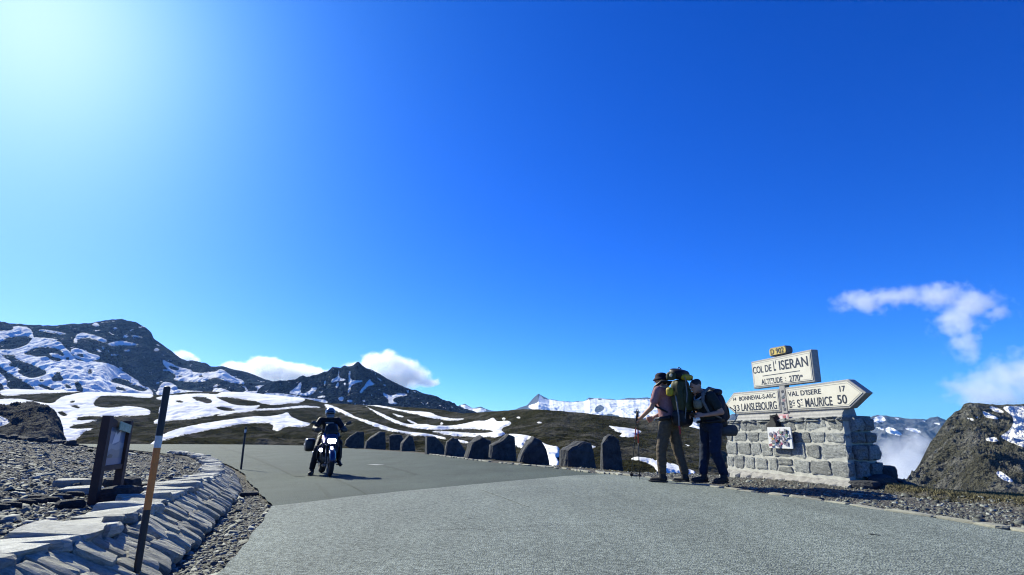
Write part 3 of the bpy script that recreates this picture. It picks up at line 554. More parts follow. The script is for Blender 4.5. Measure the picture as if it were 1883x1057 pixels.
M_CAP = simple('pale_cap_slate', (0.50, 0.50, 0.43), (0.28, 0.28, 0.24), 0.8, 6.0, bmp=0.9, bdist=0.02, jitter=0.28, spec=0.3)
M_DARKROCK = simple('dark_boulder_rock', (0.085, 0.088, 0.09), (0.03, 0.032, 0.035), 0.9, 5.0, bmp=1.0, bdist=0.04, jitter=0.2, spec=0.25)
def pool(count, mat, **kw):
    P = [slab_mesh(100 + i, **kw) for i in range(count)]
    for m in P: m.materials.append(mat)
    return P
FACE_POOL, CAP_POOL, DARK_POOL = pool(14, M_SCHIST, rough=0.3, p=8.0, n=4), pool(8, M_CAP, rough=0.26, p=9, n=4), pool(8, M_DARKROCK, rough=0.25, p=3.5)

# ---- battered dry-stone wall curving round the gravel terrace
wall = thing('dry_stone_wall', 'curving sloped dry-stone retaining wall with pale flat cap slabs beside the gravel', 'stone wall')
fd = np.concatenate([[0], np.cumsum(np.linalg.norm(np.diff(FOOT, axis=0), axis=1))])
def foot_at(s):
    p = np.array([np.interp(s, fd, FOOT[:,0]), np.interp(s, fd, FOOT[:,1])]); q = np.array([np.interp(s+.05, fd, FOOT[:,0]), np.interp(s+.05, fd, FOOT[:,1])]) - p
    t = q / (np.linalg.norm(q) + 1e-9); return p, t, np.array([-t[1], t[0]])
# earth core behind the stones, coloured dark for the shade in the gaps
core = MB(); ss = np.linspace(0.3, fd[-1] - 0.2, 160); prof = [(-0.02, -0.16), (0.0, -0.08), (0.31, 0.12), (0.66, 0.13), (0.68, -0.16)]; V = []
for s in ss:
    p, t, nn = foot_at(s); zb = float(road_z(p[0], p[1]))
    for o_, h_ in prof: V.append((p[0]+nn[0]*(o_+0.05), p[1]+nn[1]*(o_+0.05), zb + h_))
K = len(prof); core.add(V, [(i*K+j, i*K+j+1, (i+1)*K+j+1, (i+1)*K+j) for i in range(len(ss)-1) for j in range(K-1)])
build(core, 'core', simple('gap_shade_earth', (0.06, 0.055, 0.048), (0.03, 0.028, 0.025), 0.95, 8, bmp=0.6), wall)
slope_dir_h, slope_dir_v = 0.34 / 0.40, 0.215 / 0.40
far_stones = MB(); n_face = 0; rs = random.Random(3)
rows = ((-0.01, 0.185), (0.165, 0.37))
for s_end, near in ((fd[-1] - 0.5, True),):
    for ri, (a0, a1) in enumerate(rows):
        s = 0.5 + 0.07 * ri
        while s < s_end:
            p, t, nn = foot_at(s); dist = math.hypot(p[0], p[1])
            big = rs.random() < 0.25
            w = rs.uniform(0.08, 0.135) * (1.35 if big else 1.0) * (1.0 if dist < 6 else 0.9)
            ln = (a1 - a0) * rs.uniform(0.98, 1.22); mid = (a0 + a1) / 2 + rs.uniform(-0.02, 0.02)
            c, tt, n2 = foot_at(s + w / 2); zb = float(road_z(c[0], c[1]))
            up = Vector((n2[0]*slope_dir_h, n2[1]*slope_dir_h, slope_dir_v)).normalized(); along = Vector((tt[0], tt[1], 0)); out = along.cross(up).normalized()
            if out.z < 0: out = -out
            skew = rs.uniform(0.15, 0.5) if dist < 12 else 0.3
            axl = (up + along * -skew).normalized(); ay = out.cross(axl).normalized()
            pos = Vector((c[0], c[1], zb)) + up * mid - along * (skew * (mid - 0.20)) + out * rs.uniform(-0.022, 0.012) + Vector((0, 0, -0.02))
            R = Matrix((axl, ay, out)).transposed().to_4x4(); tilt = Euler((rs.uniform(-.08,.08), rs.uniform(-.05,.05), rs.uniform(-.10,.10))).to_matrix().to_4x4()
            mtx = Matrix.Translation(pos) @ R @ tilt @ Matrix.Diagonal((ln * 1.0, w * 0.90, rs.uniform(0.06, 0.09), 1))
            md = FACE_POOL[rs.randrange(len(FACE_POOL))]
            if 0.8 < c[1] < 14.5 and n_face < 298:
                o = obj('face_stone', md, None, wall); o.matrix_local = mtx; n_face += 1
            elif c[1] >= 14.5: far_stones.add([mtx @ v.co for v in md.vertices], [tuple(q.vertices) for q in md.polygons])
            s += w * rs.uniform(0.98, 1.08)
if far_stones.v: tag(build(far_stones, 'distant_stones', M_SCHIST, wall), kind='stuff')
s = 0.4; k = 0
while s < fd[-1] - 0.8:
    c, tt, n2 = foot_at(s); dist = math.hypot(c[0], c[1]); L_ = rs.uniform(0.20, 0.46) if dist < 4.6 else rs.uniform(0.09, 0.2)
    c, tt, n2 = foot_at(s + L_ / 2); zb = float(road_z(c[0], c[1])); dp = rs.uniform(0.28, 0.46); off = 0.29 + dp / 2 + rs.uniform(-0.03, 0.02)
    R = Matrix((Vector((tt[0], tt[1], 0)), Vector((n2[0], n2[1], 0)), Vector((0, 0, 1)))).transposed().to_4x4()
    mtx = Matrix.Translation((c[0] + n2[0]*off, c[1] + n2[1]*off, zb + 0.198 + rs.uniform(-0.012, 0.02))) @ R @ Euler((rs.uniform(-.09,.09), rs.uniform(-.09,.09), rs.uniform(-.28,.28))).to_matrix().to_4x4() @ Matrix.Diagonal((L_ * 1.02, dp, rs.uniform(0.06, 0.10), 1))
    o = obj('cap_slab', CAP_POOL[rs.randrange(len(CAP_POOL))], None, wall); o.matrix_local = mtx; k += 1
    s += L_ * rs.uniform(0.98, 1.03)

# ---- loose gravel (uncountable): many flat chips in one mesh per patch
def chips(name, P, size, mat, seed, flat=0.35):
    """P: (n,2) positions; size: (n,)"""
    r = np.random.default_rng(seed); n = len(P); K = 6
    ang = np.sort(r.random((n, K)) * 0.7 + np.arange(K)[None, :], 1) / K * 2 * math.pi; rad = r.uniform(0.55, 1.0, (n, K)); el = r.uniform(0.5, 1.0, n)
    ex, ey = np.cos(ang) * rad, np.sin(ang) * rad * el[:, None]; th = r.random(n) * 6.28
    lo = np.stack([ex, ey, np.full_like(ex, -0.5)], -1); hi = np.stack([ex * 0.78, ey * 0.78, np.full_like(ex, 0.5) + r.uniform(-.15, .15, (n, K))], -1)
    V = np.concatenate([lo, hi], 1) * size[:, None, None]; V[..., 2] *= flat * r.uniform(0.5, 1.4, (n, 1))
    tx, ty = r.normal(0, 0.22, n), r.normal(0, 0.22, n)
    V[..., 2] += V[..., 0] * tx[:, None] + V[..., 1] * ty[:, None]
    c, s_ = np.cos(th)[:, None], np.sin(th)[:, None]; X = V[..., 0] * c - V[..., 1] * s_; Y = V[..., 0] * s_ + V[..., 1] * c
    zz = ground_z(P[:, 0], P[:, 1]) + size * flat * 0.22
    V = np.stack([X + P[:, :1], Y + P[:, 1:], V[..., 2] + zz[:, None]], -1).reshape(-1, 3)
    tri = []
    for i in range(K): j = (i + 1) % K; tri += [(i, j, K + j), (i, K + j, K + i)]
    for i in range(1, K - 1): tri.append((K, K + i, K + i + 1))
    T = np.array(tri)[None] + (np.arange(n) * 2 * K)[:, None, None]; me = np_mesh(name, V, T.reshape(-1, 3), smooth=False)
    float_attr(me, 'tone', np.repeat(r.random(n), 2 * K)); return tag(obj(name, me, mat), kind='stuff')
def chip_mat():
    m, nt, b = new_mat('gravel_chips'); v = coords(nt, False); a = N(nt, 'ShaderNodeAttribute', attribute_name='tone')
    c = ramp(nt, a.outputs['Fac'], [(0.0, (0.035, 0.037, 0.032)), (0.45, (0.105, 0.112, 0.094)), (0.85, (0.19, 0.2, 0.168)), (1.0, (0.31, 0.32, 0.28))])
    f = noise(nt, v, 60, 4); h = N(nt, 'ShaderNodeMapRange'); h.inputs['To Min'].default_value = 0.65; h.inputs['To Max'].default_value = 1.35; nt.links.new(f, h.inputs[0])
    hs = N(nt, 'ShaderNodeHueSaturation'); nt.links.new(h.outputs[0], hs.inputs['Value']); nt.links.new(c, hs.inputs['Color'])
    nt.links.new(hs.outputs[0], b.inputs['Base Color']); b.inputs['Roughness'].default_value = 0.85; b.inputs['Specular IOR Level'].default_value = 0.3; return m
M_CHIPS = chip_mat()
def scatter(n, keep, rmin, rmax, k0, k1, seed):
    r = np.random.default_rng(seed); y = np.exp(r.uniform(math.log(rmin), math.log(rmax), n)); k = r.uniform(k0, k1, n); P = np.stack([k * y, y], 1); return P[keep(P[:,0], P[:,1])]
def behind(x, y): return (x_foot(y) - x) * 0.9
P = scatter(80000, lambda x, y: (behind(x, y) > 0.62) & (y < 19), 2.0, 19, -1.5, -0.30, 1)
sz = np.clip(np.random.default_rng(2).lognormal(math.log(0.014), 0.55, len(P)), 0.008, 0.10) * (1 + 0.05 * P[:, 1]); chips('terrace_gravel', P, sz, M_CHIPS, 3)
P = scatter(40000, lambda x, y: (x > x_foot(y) - 0.05) & (x < np.minimum(x_left(y), np.where(y < 6.4, x_chip(y), 9)) + 0.05 * np.sin(y * 9) + 0.03), 2.4, 14, -0.75, -0.20, 4)
sz = np.clip(np.random.default_rng(5).lognormal(math.log(0.014), 0.55, len(P)), 0.007, 0.08); chips('ditch_gravel', P, sz, M_CHIPS, 6)
P = scatter(45000, lambda x, y: (x > x_right(y) + 0.06) & (x < x_right(y) + 1.95) & ~((x > 4.0 + (11.4 - y) * 0.26) & (y > 8.5) & (y < 11.4)), 3.0, 20, 0.02, 1.1, 7)
sz = np.clip(np.random.default_rng(8).lognormal(math.log(0.014), 0.5, len(P)), 0.007, 0.075) * (1 + 0.03 * P[:, 1]); chips('shoulder_gravel', P, sz, M_CHIPS, 9)

# ---- grass tufts on the turf bank
def tufts(name, n, seed):
    r = np.random.default_rng(seed); P = scatter(n, lambda x, y: (x - x_right(y) > 1.75 + 0.1 * np.sin(y * 5)) & (y < 9.2) & (x - x_right(y) < 9), 4.5, 12.5, 0.62, 1.1, seed)
    n = len(P); B = 5; base = np.repeat(P, B, 0) + r.normal(0, 0.03, (n * B, 2)); N_ = n * B; h = r.uniform(0.012, 0.035, N_); th = r.random(N_) * 6.28; ln = r.normal(0, 0.5, (N_, 2)) * h[:, None]
    z = ground_z(base[:,0], base[:,1]); w = 0.006
    a = np.stack([base[:,0] + np.cos(th)*w, base[:,1] + np.sin(th)*w, z - 0.01], 1); b_ = np.stack([base[:,0] - np.cos(th)*w, base[:,1] - np.sin(th)*w, z - 0.01], 1); c = np.stack([base[:,0] + ln[:,0], base[:,1] + ln[:,1], z + h], 1)
    me = np_mesh(name, np.stack([a, b_, c], 1).reshape(-1, 3), np.arange(N_ * 3).reshape(-1, 3), False)
    return tag(obj(name, me, simple('dry_grass', (0.19, 0.16, 0.07), (0.09, 0.085, 0.032), 0.8, 3.0)), kind='stuff')
tufts('turf_grass', 22000, 12)

EDGE_POOL = pool(8, simple('pale_lime_edging', (0.32, 0.315, 0.24), (0.18, 0.178, 0.14), 0.9, 10, bmp=.6, bdist=.01, jitter=.2), rough=0.2, p=6.0)
# ---- pale edging stones along the road rim
edge = thing('edging_stones', 'line of pale flat edging stones along the outer rim of the road', 'kerb')
rs = random.Random(11); y = 2.6
while y < 27:
    L_ = rs.uniform(0.18, 0.5); x = float(x_right(y)); t = Vector((float(x_right(y + .1)) - x, 0.1, 0)).normalized()
    if rs.random() < (0.9 if y > 11 else 0.86):
        o = obj('edging_stone', EDGE_POOL[rs.randrange(8)], None, edge); cx = x + 0.05 + rs.uniform(-.03, .03); cy = y + L_ / 2
        o.location = (float(x_right(cy)) + 0.05 + rs.uniform(-.025, .03), cy, float(road_z(cx, cy)) + 0.0 + (0.012 if y > 11 else -0.004) + rs.uniform(0, .012)); o.rotation_euler = (rs.uniform(-.04,.04), rs.uniform(-.04,.04), math.atan2(t.y, t.x) + rs.uniform(-.12,.12)); o.scale = (L_, rs.uniform(0.07, 0.13), rs.uniform(0.035, 0.05))
    y += L_ * 1.02
# ================================================================== boulders, rubble, poles, board
def rock_from_outline(outline, depth, seed, amp=0.05):
    """outline: (x, z) silhouette; a chipped standing rock of real depth"""
    P = np.array(outline); c = P.mean(0); rings = [(-0.5, 0.90), (-0.40, 0.99), (0.05, 1.0), (0.40, 0.95), (0.5, 0.80)]; bm = bmesh.new(); R = []
    r = np.random.default_rng(seed)
    for d, s in rings:
        q = (P - [c[0], 0]) * [s, 0.6 + 0.4 * s] + [c[0], 0]; q = q + r.normal(0, 0.012, q.shape)
        R.append([bm.verts.new((a, d * depth, b)) for a, b in q])
    n = len(P)
    for A, B in zip(R, R[1:]):
        for i in range(n): bm.faces.new((A[i], A[(i+1)%n], B[(i+1)%n], B[i]))
    bm.faces.new(R[0][::-1]); bm.faces.new(R[-1])
    bmesh.ops.recalc_face_normals(bm, faces=bm.faces); bmesh.ops.triangulate(bm, faces=bm.faces)
    bmesh.ops.subdivide_edges(bm, edges=bm.edges, cuts=2, use_grid_fill=True)
    bm.normal_update(); co = np.array([v.co for v in bm.verts]); no = np.array([v.normal for v in bm.verts])
    q = fbm(co[:,0]*4+seed, co[:,1]*4, co[:,2]*4, 4, seed, True) * amp
    for v, a, k in zip(bm.verts, no, q): v.co = v.co + Vector(a) * float(k)
    me = bpy.data.meshes.new('boulder'); bm.to_mesh(me); bm.free(); return me
def Z5(P): return [(620 + x * 560 / 1883.0, 770 + y * 560 / 1883.0) for x, y in P]
BO = [([(50,160),(60,130),(85,105),(120,82),(160,85),(168,175)], 'low boundary boulder with a slanting left side, farthest along the road edge'),
      ([(168,178),(180,140),(210,115),(260,82),(290,85),(296,185)], 'ridged boundary boulder rising to the right, second from the far end'),
      ([(325,185),(325,105),(345,95),(395,100),(410,130),(395,190)], 'blocky boundary boulder, third from the far end of the row'),
      ([(392,190),(400,150),(440,103),(462,115),(482,200)], 'narrow pointed boundary boulder, fourth from the far end of the row'),
      ([(548,205),(550,108),(600,112),(650,165),(665,218)], 'boundary boulder with a straight left edge and right slope after the wide gap'),
      ([(660,218),(680,140),(710,118),(740,125),(790,200),(780,230)], 'boundary boulder with a low rounded top, sixth from the far end'),
      ([(775,235),(820,150),(880,108),(930,135),(945,160),(955,245)], 'broad peaked boundary boulder with a lit left slope, middle of the row'),
      ([(940,240),(945,160),(1000,140),(1050,95),(1085,115),(1100,255)], 'tall broad boundary boulder with its peak at the right'),
      ([(1115,262),(1150,180),(1205,115),(1240,135),(1285,190),(1305,278)], 'triangular pointed boundary boulder in front of the snow tongue'),
      ([(1375,285),(1375,195),(1480,145),(1550,150),(1565,220),(1605,290)], 'wide low boundary boulder with a sloping roof-like top'),
      ([(1632,310),(1635,150),(1660,110),(1690,100),(1730,130),(1770,310)], 'upright tombstone-shaped boundary boulder nearest to the hikers')]
for i, (pol, lab) in enumerate(BO):
    px = Z5(pol); vb = max(v for u, v in px); um = (min(u for u, v in px) + max(u for u, v in px)) / 2
    g = G(um, vb - 1.0); k = g.x / g.y; Y = g.y + 0.2; x0 = k * Y; base = gz(x0, Y)
    w_ = []
    for u, v in px:
        p = at(u, v, Y); w_.append((p.x - x0, p.z - base if v < vb - 4 else -0.12))
    span = max(a for a, b in w_) - min(a for a, b in w_)
    me = rock_from_outline(w_, min(0.62, 0.45 * span + 0.12), 40 + i, 0.045 * min(1.4, span)); o = obj('boundary_boulder', me, M_DARKROCK, loc=(x0, Y, base), rot=(0, 0, 0.34 + 0.2 * math.sin(i * 2.3)))
    tag(o, lab, 'boulder', 'boulders lining the road edge')

# rubble rim at the far edge of the gravel terrace
rim = thing('rubble_row', 'low row of dark rubble along the far edge of the gravel terrace', 'stone row'); rs = random.Random(5)
for i in range(70):
    u = -20 + i * 5.1 + rs.uniform(-2, 2); k = sight(u, 800)[0]; Y = 16.9 + 1.5 * math.sin(k * 17 * 0.35) + rs.uniform(-.25, .25); x = k * Y; big = (1.0 if u < 140 else 0.45) * rs.uniform(0.5, 1.2)
    o = obj('rubble', DARK_POOL[rs.randrange(8)], None, rim, loc=(x, Y, gz(x, Y) + 0.05 * big), rot=(rs.uniform(-.2,.2), rs.uniform(-.2,.2), rs.uniform(0, 3)), scale=(0.32 * big, 0.26 * big, 0.2 * big))
# slate ledge stepping across the terrace
led = thing('slate_ledge', 'thin dark slate ledge running across the gravel to the information board', 'stone ledge')
k0, m0 = sight(-30, 906); Y0 = (0.36 - CAM_Z) / m0; k1, m1 = sight(172, 904); Y1 = (0.20 - CAM_Z) / m1
for i in range(9):
    t = (i + 0.5) / 9; Y = Y0 + (Y1 - Y0) * t; x = (k0 + (k1 - k0) * t) * Y; L_ = abs(k0 * Y0 - k1 * Y1) / 9 * rs.uniform(0.98, 1.12)
    obj('slate', DARK_POOL[i % 8], None, led, loc=(x, Y, gz(x, Y) + 0.015), rot=(0.05, rs.uniform(-.03,.03), math.atan2(Y1-Y0, k1*Y1-k0*Y0) + rs.uniform(-.05,.05)), scale=(L_, 0.16, 0.06))
def on_terrace(u, v, z=None):
    k, m = sight(u, v); Y = 5.0
    for _ in range(20): Y = (gz(k * Y, Y) - CAM_Z) / m
    return Vector((k * Y, Y, gz(k * Y, Y)))
for (u, v, sx, sy, szz, rz, pl, lab) in [(135,898,.46,.3,.13,.2,CAP_POOL,'pale flat-topped block standing on the slate ledge'), (150,907,.44,.24,.08,.1,CAP_POOL,'thin pale slab lying against the left leg of the information board'),
        (128,935,.26,.2,.10,.6,DARK_POOL,'dark squarish stone lying in the gravel left of the information board'), (215,925,.46,.30,.20,.15,DARK_POOL,'large dark rounded stone between the information board legs'),
        (205,905,.26,.24,.20,.9,DARK_POOL,'rough dark stone heaped behind the large rounded stone'), (238,903,.28,.2,.2,-.3,DARK_POOL,'angular dark stone leaning on the right leg of the information board'), (222,899,.14,.1,.1,1.2,CAP_POOL,'small pale stone on top of the heap by the board'),
        (265,900,.36,.16,.09,.3,DARK_POOL,'long dark slab on the gravel right of the information board'), (69,917,.2,.14,.05,0.,DARK_POOL,'small dark flat stone lying below the slate ledge'), (212,941,.13,.09,.05,.4,CAP_POOL,'small pale stone resting on the cap slabs near the board')]:
    p = on_terrace(u, v)
    if 'resting on the cap' in lab: p = at(212, 938, 3.75); p.z = 0.225
    o = obj('loose_stone', pl[rs.randrange(8)], None, loc=p + Vector((0, 0, szz * 0.3)), rot=(rs.uniform(-.08,.08), rs.uniform(-.08,.08), rz), scale=(sx * .8, sy * .8, szz * .9)); tag(o, lab, 'stone', 'loose stones around the board')
p = G(460, 906); tag(obj('loose_stone', DARK_POOL[2], None, loc=(p.x, p.y, gz(p.x, p.y) + 0.03), rot=(0,0,.1), scale=(.25,.16,.08)), 'dark flat stone lying in the ditch beside the wall foot', 'stone', 'stones in the ditch')

# ---- snow poles
def snow_pole(p, h, r, bands, label, lean=(0, 0)):
    t = thing('snow_pole', label, 'marker pole', p, 0, 'snow poles beside the road'); t.rotation_euler = (lean[0], lean[1], 0)
    MT = dict(k=simple('pole_black', (0.018, 0.017, 0.018), (0.01, 0.01, 0.011), 0.55, 30, bmp=.15), w=simple('pole_white', (0.55, 0.55, 0.53), (0.4, 0.4, 0.38), 0.6, 30), o=simple('pole_orange', (0.66, 0.20, 0.03), (0.5, 0.15, 0.025), 0.55, 25, bmp=.15))
    for z0, z1, c in bands:
        mb = MB(); prof = [(z0, r * 0.98), (z0 + .004, r), (z1 - .002, r), (z1, r * .98)]
        if z1 >= h: prof = [(z0, r), (z1 - .012, r), (z1 - .003, r * .86), (z1, r * .5)]
        mb.lathe((0,0,0), (0,0,1), prof, 18); build(mb, {'k': 'black_band', 'w': 'white_band', 'o': 'orange_band'}[c], MT[c], t, smooth=False)
    mb = MB(); mb.lathe((0,0,-0.05), (0,0,1), [(0, r*1.5), (.06, r*1.5), (.075, r*1.1)], 14); build(mb, 'base_collar', MT['k'], t); return t
k, m = sight(246, 1085); Y = (-0.06 - CAM_Z) / m; pb = Vector((k * Y, Y, -0.06))
def hz(v): return at(265, v, Y).z - pb.z
hh = hz(710)
snow_pole(pb, hh, 0.0185, [(-.1, .03, 'k'), (.03, hz(1053), 'o'), (hz(1053), hz(937), 'k'), (hz(937), hz(823), 'o'), (hz(823), hz(801), 'w'), (hz(801), hh, 'k')], 'tall snow pole banded black, orange and white in the near foreground', (0.0, 0.012))
p2 = G(443, 863); p2.z = gz(p2.x, p2.y); h2 = at(451, 784, p2.y).z - p2.z
snow_pole(p2, h2, 0.027, [(-.05, h2 * .86, 'k'), (h2 * .86, h2 * .93, 'w'), (h2 * .93, h2, 'k')], 'thin dark snow pole with white ring beside the road bend', (0, .0))

# ---- information board
wd = simple('stained_timber', (0.055, 0.022, 0.014), (0.03, 0.012, 0.009), 0.7, 9, bmp=.5, bdist=.004)
bl, br = on_terrace(170, 929), on_terrace(213, 916); mid = (bl + br) / 2; dx = br - bl; ang = math.atan2(dx.y, dx.x); W_ = Vector((dx.x, dx.y, 0)).length
H_ = at(197, 764, bl.y).z - bl.z; Hr = at(239, 774, br.y).z - br.z
board = thing('information_board', 'weathered brown timber information board with a mountain panel on the gravel', 'information board', (bl.x, bl.y, bl.z), ang)
mb = MB(); mb.box((0, 0, H_/2 - .06), (0.072, 0.065, H_ + .12)); build(mb, 'post', wd, board)
mb = MB(); mb.box((W_, 0, (Hr + br.z - bl.z)/2 - .06), (0.072, 0.065, Hr + br.z - bl.z + .12)); build(mb, 'post', wd, board)
Ht = Hr + br.z - bl.z
pz0, pz1 = at(205, 855, (bl.y+br.y)/2).z - bl.z, H_ - 0.10
mb = MB(); mb.prism([(0.045, H_ - 0.02), (0.045, pz1 - 0.0), (W_ - 0.045, pz1 - .0), (W_ - 0.045, Ht - .03), (W_*.5, H_ - .075), (W_ * .25, H_ - .035)], -0.028, 0.028, Matrix.Rotation(math.pi/2, 4, 'X')); build(mb, 'header_board', wd, board)
mb = MB(); mb.box((W_/2, 0, pz0 - .02), (W_ - .085, .05, .045)); build(mb, 'lower_rail', wd, board)
pn = build(MB().box((W_/2, 0.004, (pz0 + pz1)/2), (W_ - .084, .018, pz1 - pz0)), 'panel', simple('panel_sky_print', (0.10, 0.15, 0.27), (0.08, 0.12, 0.22), 0.35, 3), board)
def flat_print(name, pts, col, y, parent):
    m = MB(); n = len(pts); m.add([(x, y, z) for x, z in pts], [tuple(range(n))]); return build(m, name, simple(name + '_ink', col, tuple(c * .85 for c in col), 0.35, 8), parent)
X0, X1 = 0.05, W_ - 0.05; PW = X1 - X0; PH = pz1 - pz0
def pr(x, z): return (X0 + x * PW, pz0 + z * PH)
flat_print('printed_peak', [pr(.3,.55), pr(.42,.9), pr(.52,.80), pr(.6,.86), pr(.72,.95), pr(.70,.62)], (0.42, 0.47, 0.58), -0.0075, pn)
flat_print('printed_ridge', [pr(.02,.50), pr(.2,.58), pr(.45,.52), pr(.7,.60), pr(.98,.56), pr(.98,.36), pr(.02,.34)], (0.20, 0.25, 0.33), -0.009, pn)
flat_print('printed_slope', [pr(.02,.34), pr(.3,.44), pr(.6,.38), pr(.98,.46), pr(.98,.18), pr(.02,.20)], (0.13, 0.16, 0.22), -0.0105, pn)
flat_print('printed_rock', [pr(.1,.24), pr(.25,.30), pr(.42,.27), pr(.38,.20), pr(.15,.19)], (0.05, 0.06, 0.08), -0.012, pn)
flat_print('printed_foreground', [pr(.02,.19), pr(.98,.17), pr(.98,.01), pr(.02,.01)], (0.14, 0.16, 0.26), -0.0115, pn)
mb = MB(); mb.box((W_ * .62, -0.045, H_ - .10), (W_ * .55, .01, .075), (0, .12, 0)); build(mb, 'sticker_strip', simple('green_white_sticker', (0.34, 0.42, 0.33), (0.12, 0.22, 0.14), .5, 40), board)
# ================================================================== the pass monument
A0 = Vector((4.12, 11.36, 0.0)); TW = Vector((0.25466, -0.96703, 0.0)); NW = Vector((-0.96703, -0.25466, 0.0))   # far-left foot, direction along the wall, outward normal
MON = thing('pass_monument', 'squared stone plinth on the road edge carrying the pass signs', 'monument', (A0.x, A0.y, 0.0), math.atan2(TW.y, TW.x))
# local frame: x along the wall towards the camera, y = into the wall (away from the road), z up
LW, TH, HW = 2.93, 0.60, 0.98
M_MORTAR = simple('pale_mortar', (0.50, 0.49, 0.42), (0.34, 0.335, 0.29), 0.92, 14, bmp=.8, bdist=.012)
M_BLOCK = simple('rough_grey_block', (0.46, 0.47, 0.43), (0.12, 0.128, 0.125), 0.88, 9, bmp=1.0, bdist=.03, jitter=.25)
def batter(z): return 0.085 * z / HW       # wall leans back a little
mb = MB()
def ringpts(z, o=0.0):
    b = batter(max(z, 0)); return [(0.02 + b*.6 - o, b - .002 - o, z), (LW - .02 - b*.4 + o, b - .002 - o, z), (LW - .02 - b*.4 + o, TH - .02 - b*.5 + o, z), (0.02 + b*.6 - o, TH - .02 - b*.5 + o, z)]
V = ringpts(-.2) + ringpts(HW - .03); mb.add(V, [(3,2,1,0), (4,5,6,7), (0,1,5,4), (1,2,6,5), (2,3,7,6), (3,0,4,7)])
build(mb, 'mortar_core', M_MORTAR, MON)
rows_m = [(0.13, 0.365), (0.365, 0.61), (0.61, 0.785), (0.785, 0.985)]
def block_mesh(seed):
    rs_ = np.random.default_rng(seed); m = MB(); m.rbox((0,0,0), (1,1,1), None, p=11, n=7); A = np.array(m.v); s_ = seed * 3.1
    front = np.clip(-A[:,1] * 2, 0, 1)
    A[:,1] -= front * 0.26 * (fbm(A[:,0]*2.1+s_, A[:,2]*2.1, 0, 4, seed, True) * 0.5 + 0.1)
    A[:,0] *= 1 + 0.30 * fbm(A[:,2]*2.4+s_, A[:,1], 0, 3, seed+1); A[:,2] *= 1 + 0.30 * fbm(A[:,0]*2.4+s_, A[:,1], 0, 3, seed+2)
    m.v = [tuple(q) for q in A]; me = m.mesh('block', smooth=False); me.materials.append(M_BLOCK); return me
BLK = [block_mesh(300 + i) for i in range(14)]; rs = random.Random(21)
widths = [[.30,.27,.30,.33,.31,.30,.34,.40,.34],[.26,.34,.30,.40,.36,.38,.42,.42],[.28,.36,.28,.30,.34,.32,.34,.30,.40],[.36,.24,.34,.32,.26,.36,.30,.40,.34]]
for (z0, z1), ws in zip(rows_m, widths):
    zc = (z0 + z1) / 2; b = batter(zc); ws = [q * rs.uniform(.7, 1.35) for q in ws]; x0, x1 = b * .6 + .0, LW - b * .4; k = (x1 - x0) / sum(ws); x = x0
    for w in ws:                                                     # road face
        w *= k
        for za, zb_ in (((z0, z1),) if rs.random() > .2 or z1 - z0 < .2 else ((z0, z0 + (z1 - z0) * .45), (z0 + (z1 - z0) * .45, z1))):
            obj('block', BLK[rs.randrange(14)], None, MON, loc=(x + w/2 + rs.uniform(-.006, .006), b + 0.048 + rs.uniform(-.008, .006), (za + zb_) / 2), scale=(w * rs.uniform(.82, .95), 0.105, (zb_ - za) * rs.uniform(.78, .92)), rot=(rs.uniform(-.03, .03), rs.uniform(-.05, .05), rs.uniform(-.03, .03)))
        x += w
    for nx, face in ((LW - b*.4 - .055, 1), (b*.6 + .055, -1)):       # the two ends
        d0, d1 = b + .10, TH - b*.5; n = 2 if rs.random() < .6 else 3; y = d0
        for j in range(n):
            w = (d1 - d0) / n; obj('block', BLK[rs.randrange(14)], None, MON, loc=(nx, y + w/2, zc), scale=(w * .88, 0.22, (z1 - z0) * rs.uniform(.8, .9)), rot=(0, 0, face * math.pi / 2 + rs.uniform(-.04,.04))); y += w
# flat bedding stones on top, footing ledge and the spill of rubble at the near end
x = 0.03
while x < LW - .1:
    w = rs.uniform(.28, .5); w = min(w, LW - .03 - x); obj('top_stone', CAP_POOL[rs.randrange(8)] if False else BLK[rs.randrange(14)], None, MON, loc=(x + w/2, TH/2 + .035, HW - .005), scale=(w * .94, TH * .84, .07)); x += w
M_FOOT = simple('worn_footing', (0.36, 0.345, 0.31), (0.2, 0.19, 0.17), .92, 9, bmp=.9, bdist=.02)
mb = MB(); n = 40; V = []
for i in range(n + 1):
    xx = -0.06 + (LW + .14) * i / n; wv = 0.025 * math.sin(i * 1.7) + 0.02 * math.sin(i * 3.1 + 1)
    V += [(xx, -0.16 + wv, -0.12), (xx, -0.12 + wv, 0.035 + 0.4*wv), (xx, -0.045 + .4*wv, 0.085 + .5*wv), (xx, 0.08, 0.105)]
mb.add(V, [(i*4+j, i*4+j+1, (i+1)*4+j+1, (i+1)*4+j) for i in range(n) for j in range(3)] + [(0,1,2,3), (n*4+3, n*4+2, n*4+1, n*4)]); build(mb, 'footing', M_FOOT, MON)
for (xx, yy, zz, sx, sy, sz_) in [(LW + .13, .12, .02, .40, .36, .20), (LW + .12, .42, .05, .42, .4, .26), (LW + .05, .72, .03, .4, .36, .2), (LW + .14, .78, .0, .34, .4, .16), (LW + .02, .66, .2, .24, .26, .22), (LW - .2, .74, .1, .4, .3, .26)]:
    obj('foot_rock', DARK_POOL[rs.randrange(8)], None, MON, loc=(xx, yy, zz), scale=(sx, sy, sz_), rot=(0, 0, rs.uniform(-.5, .5)))

